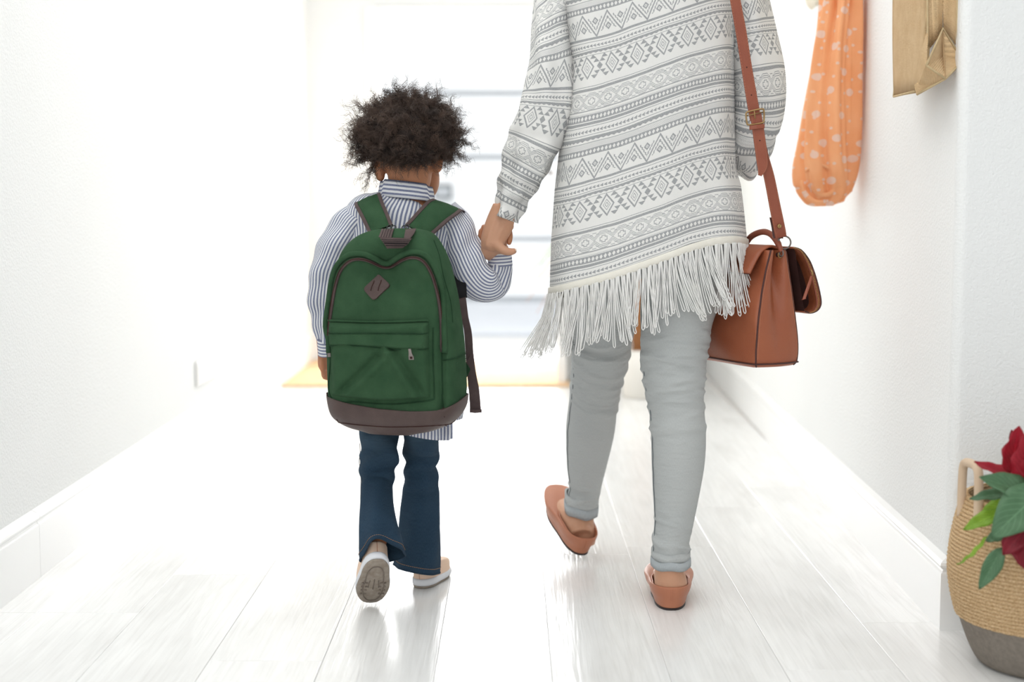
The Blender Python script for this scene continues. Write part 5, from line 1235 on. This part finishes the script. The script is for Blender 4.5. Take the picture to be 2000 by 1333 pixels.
for q0_, zz in enumerate(zc2):
    r_ = float(np.interp(zz, pr_[:, 1], pr_[:, 0])); b = B(); n = 150; pts = []; 
    g = np.zeros((n, 8, 3))
    for j in range(n):
        a = 2*pi*j/n
        for k in range(8):
            c_ = 2*pi*k/8; tw_ = 1+.16*math.sin(c_*2+a*44+q0_); rr_ = r_+.0050*tw_*math.cos(c_); g[j, k] = (BC[0]+rr_*math.cos(a), BC[1]+rr_*math.sin(a), zz+.0040*tw_*math.sin(c_))
    g = np.concatenate([g, g[:1]]); b.grid(g, np.zeros(g.shape[:2]+(2,)), closed=True); b.obj('jute_coil', 'jute', bk_)
g = rev([(.12, .01), (.15, .1), (.160, .16), (.150, .26), (.139, .297)]); b = B(); b.grid(g, np.zeros(g.shape[:2]+(2,)), closed=True, flip=True); b.obj('lining', 'jute', bk_)
for sgn, aa in ((1, math.radians(188)), (-1, math.radians(8))):
    cx_, cy_ = BC[0]+.150*math.cos(aa), BC[1]+.150*math.sin(aa); tx_ = np.array([-math.sin(aa), math.cos(aa), 0]); c3 = np.array([cx_, cy_, 0])
    pts = [c3+tx_*-.032+[0, 0, .26], c3+tx_*-.032+[0, 0, .32], c3+tx_*-.026+[0, 0, .352], c3+[0, 0, .358], c3+tx_*.026+[0, 0, .352], c3+tx_*.032+[0, 0, .32], c3+tx_*.032+[0, 0, .26]]
    b = B(); b.wire(catmull(pts, 40), .0078, 10); b.obj('basket_handle', 'rope_handle', bk_)
# poinsettia
po_ = empty('poinsettia', 'red poinsettia with green leaves growing in the woven basket', 'plant')
g = rev([(.0005, .265), (.07, .268), (.135, .262)], 48); b = B(); b.grid(g, np.zeros(g.shape[:2]+(2,)), closed=True, flip=True); b.obj('soil', 'soil', po_)
def leaf(base, tip, w, mat, droop=.1, cup=.15, nrmv=(0, -1, .4), name='leaf'):
    base = np.array(base, float); tip = np.array(tip, float); ax = tip-base; L_ = np.linalg.norm(ax); ax = ax/L_; n_ = np.array(nrmv, float); n_ = nrm(n_-ax*np.dot(n_, ax)); sd = np.cross(ax, n_)
    NU, NV = 13, 7; g = np.zeros((NU, NV, 3)); u = np.zeros((NU, NV, 2))
    for i in range(NU):
        t = i/(NU-1); ww = w*(math.sin(pi*t**.85)**.8)*(1-.25*t)+.0006; 
        if name == 'bract': ww *= 1+.12*math.sin(t*16)
        for j in range(NV):
            s = -1+2*j/(NV-1); g[i, j] = base+ax*L_*t+sd*ww*s+n_*(cup*ww*abs(s)*1.2-0+droop*L_*math.sin(t*pi)+.002*math.sin(t*20)*abs(s)); u[i, j] = (t, s)
    b = B(); b.grid(g, u); return solid(b.obj(name, mat, po_), .0007, 0)
PY = 2.40
def pl(x, y, Y=PY): return P(x, y, Y)
leaf(pl(1995, 955, 2.42), pl(1902, 903, 2.42), .020, 'bract_red', .05, .2, (0, -.6, 1), 'bract')
leaf(pl(1972, 925, 2.41), pl(1990, 832, 2.40), .024, 'bract_red', .03, .25, (0, -1, 0), 'bract')
leaf(pl(1995, 930, 2.45), pl(1975, 840, 2.47), .016, 'bract_dark', .03, .25, (0, -1, 0), 'bract')
leaf(pl(1995, 940, 2.39), pl(2008, 842, 2.37), .026, 'bract_red', .03, .25, (0, -1, 0), 'bract')
leaf(pl(1985, 945, 2.40), pl(2050, 890, 2.36), .028, 'bract_red', .05, .2, (0, -1, .3), 'bract')
leaf(pl(2030, 985, 2.38), pl(1912, 933, 2.36), .030, 'leaf_green', .06, .2, (0, -.8, .8))
leaf(pl(1985, 965, 2.43), pl(1893, 976, 2.43), .013, 'leaf_green', .06, .2, (0, -.7, .8))
leaf(pl(2040, 955, 2.36), pl(1936, 1052, 2.33), .040, 'leaf_green', .08, .2, (-.2, -1, .5))
leaf(pl(1962, 1000, 2.42), pl(1881, 1036, 2.41), .015, 'leaf_bright', .06, .2, (0, -.8, .8))
leaf(pl(1980, 985, 2.44), pl(1912, 1012, 2.44), .020, 'leaf_bright', .04, .2, (0, -.8, .8))
leaf(pl(1957, 1070, 2.35), pl(1912, 1152, 2.34), .016, 'leaf_green', .04, .2, (-.3, -1, 0))
leaf(pl(1963, 1040, 2.38), pl(1925, 1058, 2.37), .011, 'leaf_green', .04, .2, (-.3, -1, .5))
leaf(pl(1928, 1048, 2.375), pl(1869, 1104, 2.36), .0042, 'leaf_bright', -.10, .3, (-.3, -.4, 1))
leaf(pl(1985, 1010, 2.37), pl(2012, 1118, 2.33), .034, 'bract_dark', .06, .2, (-.3, -1, .2), 'bract')
leaf(pl(2030, 1000, 2.35), pl(1958, 1085, 2.33), .026, 'bract_dark', .06, .2, (-.3, -1, .2), 'bract')
leaf(pl(1960, 1035, 2.40), pl(1932, 1050, 2.39), .008, 'bract_red', .06, .2, (-.3, -1, .2), 'bract')
r = random.Random(11); hc2 = np.array([BC[0]+.06, BC[1]-.06, .42])
for k in range(34):
    a = r.uniform(0, 2*pi); el = r.uniform(-.35, .8); d = np.array([math.cos(a)*math.cos(el), math.sin(a)*math.cos(el), math.sin(el)])
    if d[0] < -.25 or d[1] > .55: continue
    L_ = r.uniform(.08, .13); isr = el > .1
    leaf(hc2+d*.03, hc2+d*(.03+L_), r.uniform(.02, .032), ('bract_red' if r.random() < .6 else 'bract_dark') if isr else 'leaf_green', .06, .2, (0, -.3, 1), 'bract' if isr else 'leaf')
b = B()
for k in range(7):
    a = k*.9; b.wire(catmull([(BC[0]+.04*math.cos(a), BC[1]+.04*math.sin(a), .26), (BC[0]+.05*math.cos(a)+.01, BC[1]+.05*math.sin(a)-.02, .34), tuple(hc2+np.array([.03*math.cos(a)-.02, .03*math.sin(a), -.01]))], 10), .003, 6)
b.wire(catmull([(BC[0]-.03, BC[1]-.03, .27), tuple(pl(1995, 1000, 2.42)), tuple(pl(1990, 950, 2.42))], 10), .003, 6); b.obj('stem', 'stem_green', po_)
b = B()
for k in range(9): b.tube(ball(pl(1998+4*math.cos(k*2.1), 890+5*math.sin(k*1.7), 2.385), .004), 8, horiz=True, cap=(False, False))
b.obj('flower_centre', 'stamen_yellow', po_)

# ================================================================ POTTED YUCCA far down the hall
pc = G(1256, 783); PYc = pc[1]+.13; px_ = P(1262, 700, PYc)[0]
pot = empty('potted_plant', 'tall white plant pot with brown trunk and arching leaves at the hall\'s far end', 'plant')
b = B(); zt_ = P(1262, 686, PYc-.1)[2]; R0_ = .115
prf = [(.001, .0), (R0_*.80, .0), (R0_*.84, .006), (R0_*.93, zt_*.6), (R0_, zt_), (R0_*.92, zt_), (R0_*.9, zt_-.03), (.001, zt_-.03)]
g = np.array([[(px_+r_*math.cos(2*pi*j/48), PYc+r_*math.sin(2*pi*j/48), z) for j in range(48)] for r_, z in prf]); b.grid(g, np.zeros(g.shape[:2]+(2,)), closed=True); b.obj('pot', 'ceramic_white', pot)
b = B(); b.tube([(px_-.01, PYc, zt_-.04, .05, .05), (px_-.012, PYc, zt_+.1, .044, .044), (px_-.005, PYc, .50, .036, .036), (px_+.0, PYc, .72, .03, .03)], 20, 20, disp=lambda th, s, v: .003*math.sin(v*90)); b.obj('trunk', 'trunk_brown', pot)
r = random.Random(21); crown = np.array([px_, PYc, .74])
tips = [(1003, 572, 'leaf_lime'), (1018, 548, 'leaf_lime'), (1040, 560, 'leaf_rust'), (1028, 590, 'leaf_rust'), (1050, 545, 'leaf_lime'), (1062, 560, 'leaf_lime'), (1055, 520, 'leaf_lime'), (1070, 590, 'leaf_rust'), (1048, 612, 'leaf_rust')]
def yl(p0, p1, arch, w, mat):
    p0 = np.array(p0); p1 = np.array(p1); n = 16; g = np.zeros((n, 3, 3)); hz = nrm(np.cross(p1-p0, [0, 0, 1]))
    for i in range(n):
        t = i/(n-1); q = p0*(1-t)+p1*t+np.array([0, 0, arch*math.sin(t**.8*pi)]); ww = w*math.sin(pi*min(1, t+.12)**.7)+.001
        for j, s in enumerate((-1, 0, 1)): g[i, j] = q+hz*ww*s+np.array([0, 0, -ww*.3*abs(s)])
    b = B(); b.grid(g, np.zeros((n, 3, 2))); return solid(b.obj('leaf', mat, pot), .0012, 0)
for (x, y, mt) in tips: yl(crown+[-.01, 0, r.uniform(-.1, .02)], P(x, y, PYc-.05+r.uniform(-.08, .1)), .12+.05*r.random(), .030, mt)
for k in range(22):
    a = r.uniform(-1.4, 1.4) + (pi if k % 3 == 0 else 0); L_ = r.uniform(.3, .45); yl(crown, crown+np.array([math.cos(a)*L_*.7, math.sin(a)*L_, r.uniform(-.12, .3)]), .10, .014, r.choice(['leaf_lime', 'leaf_lime', 'leaf_rust']))
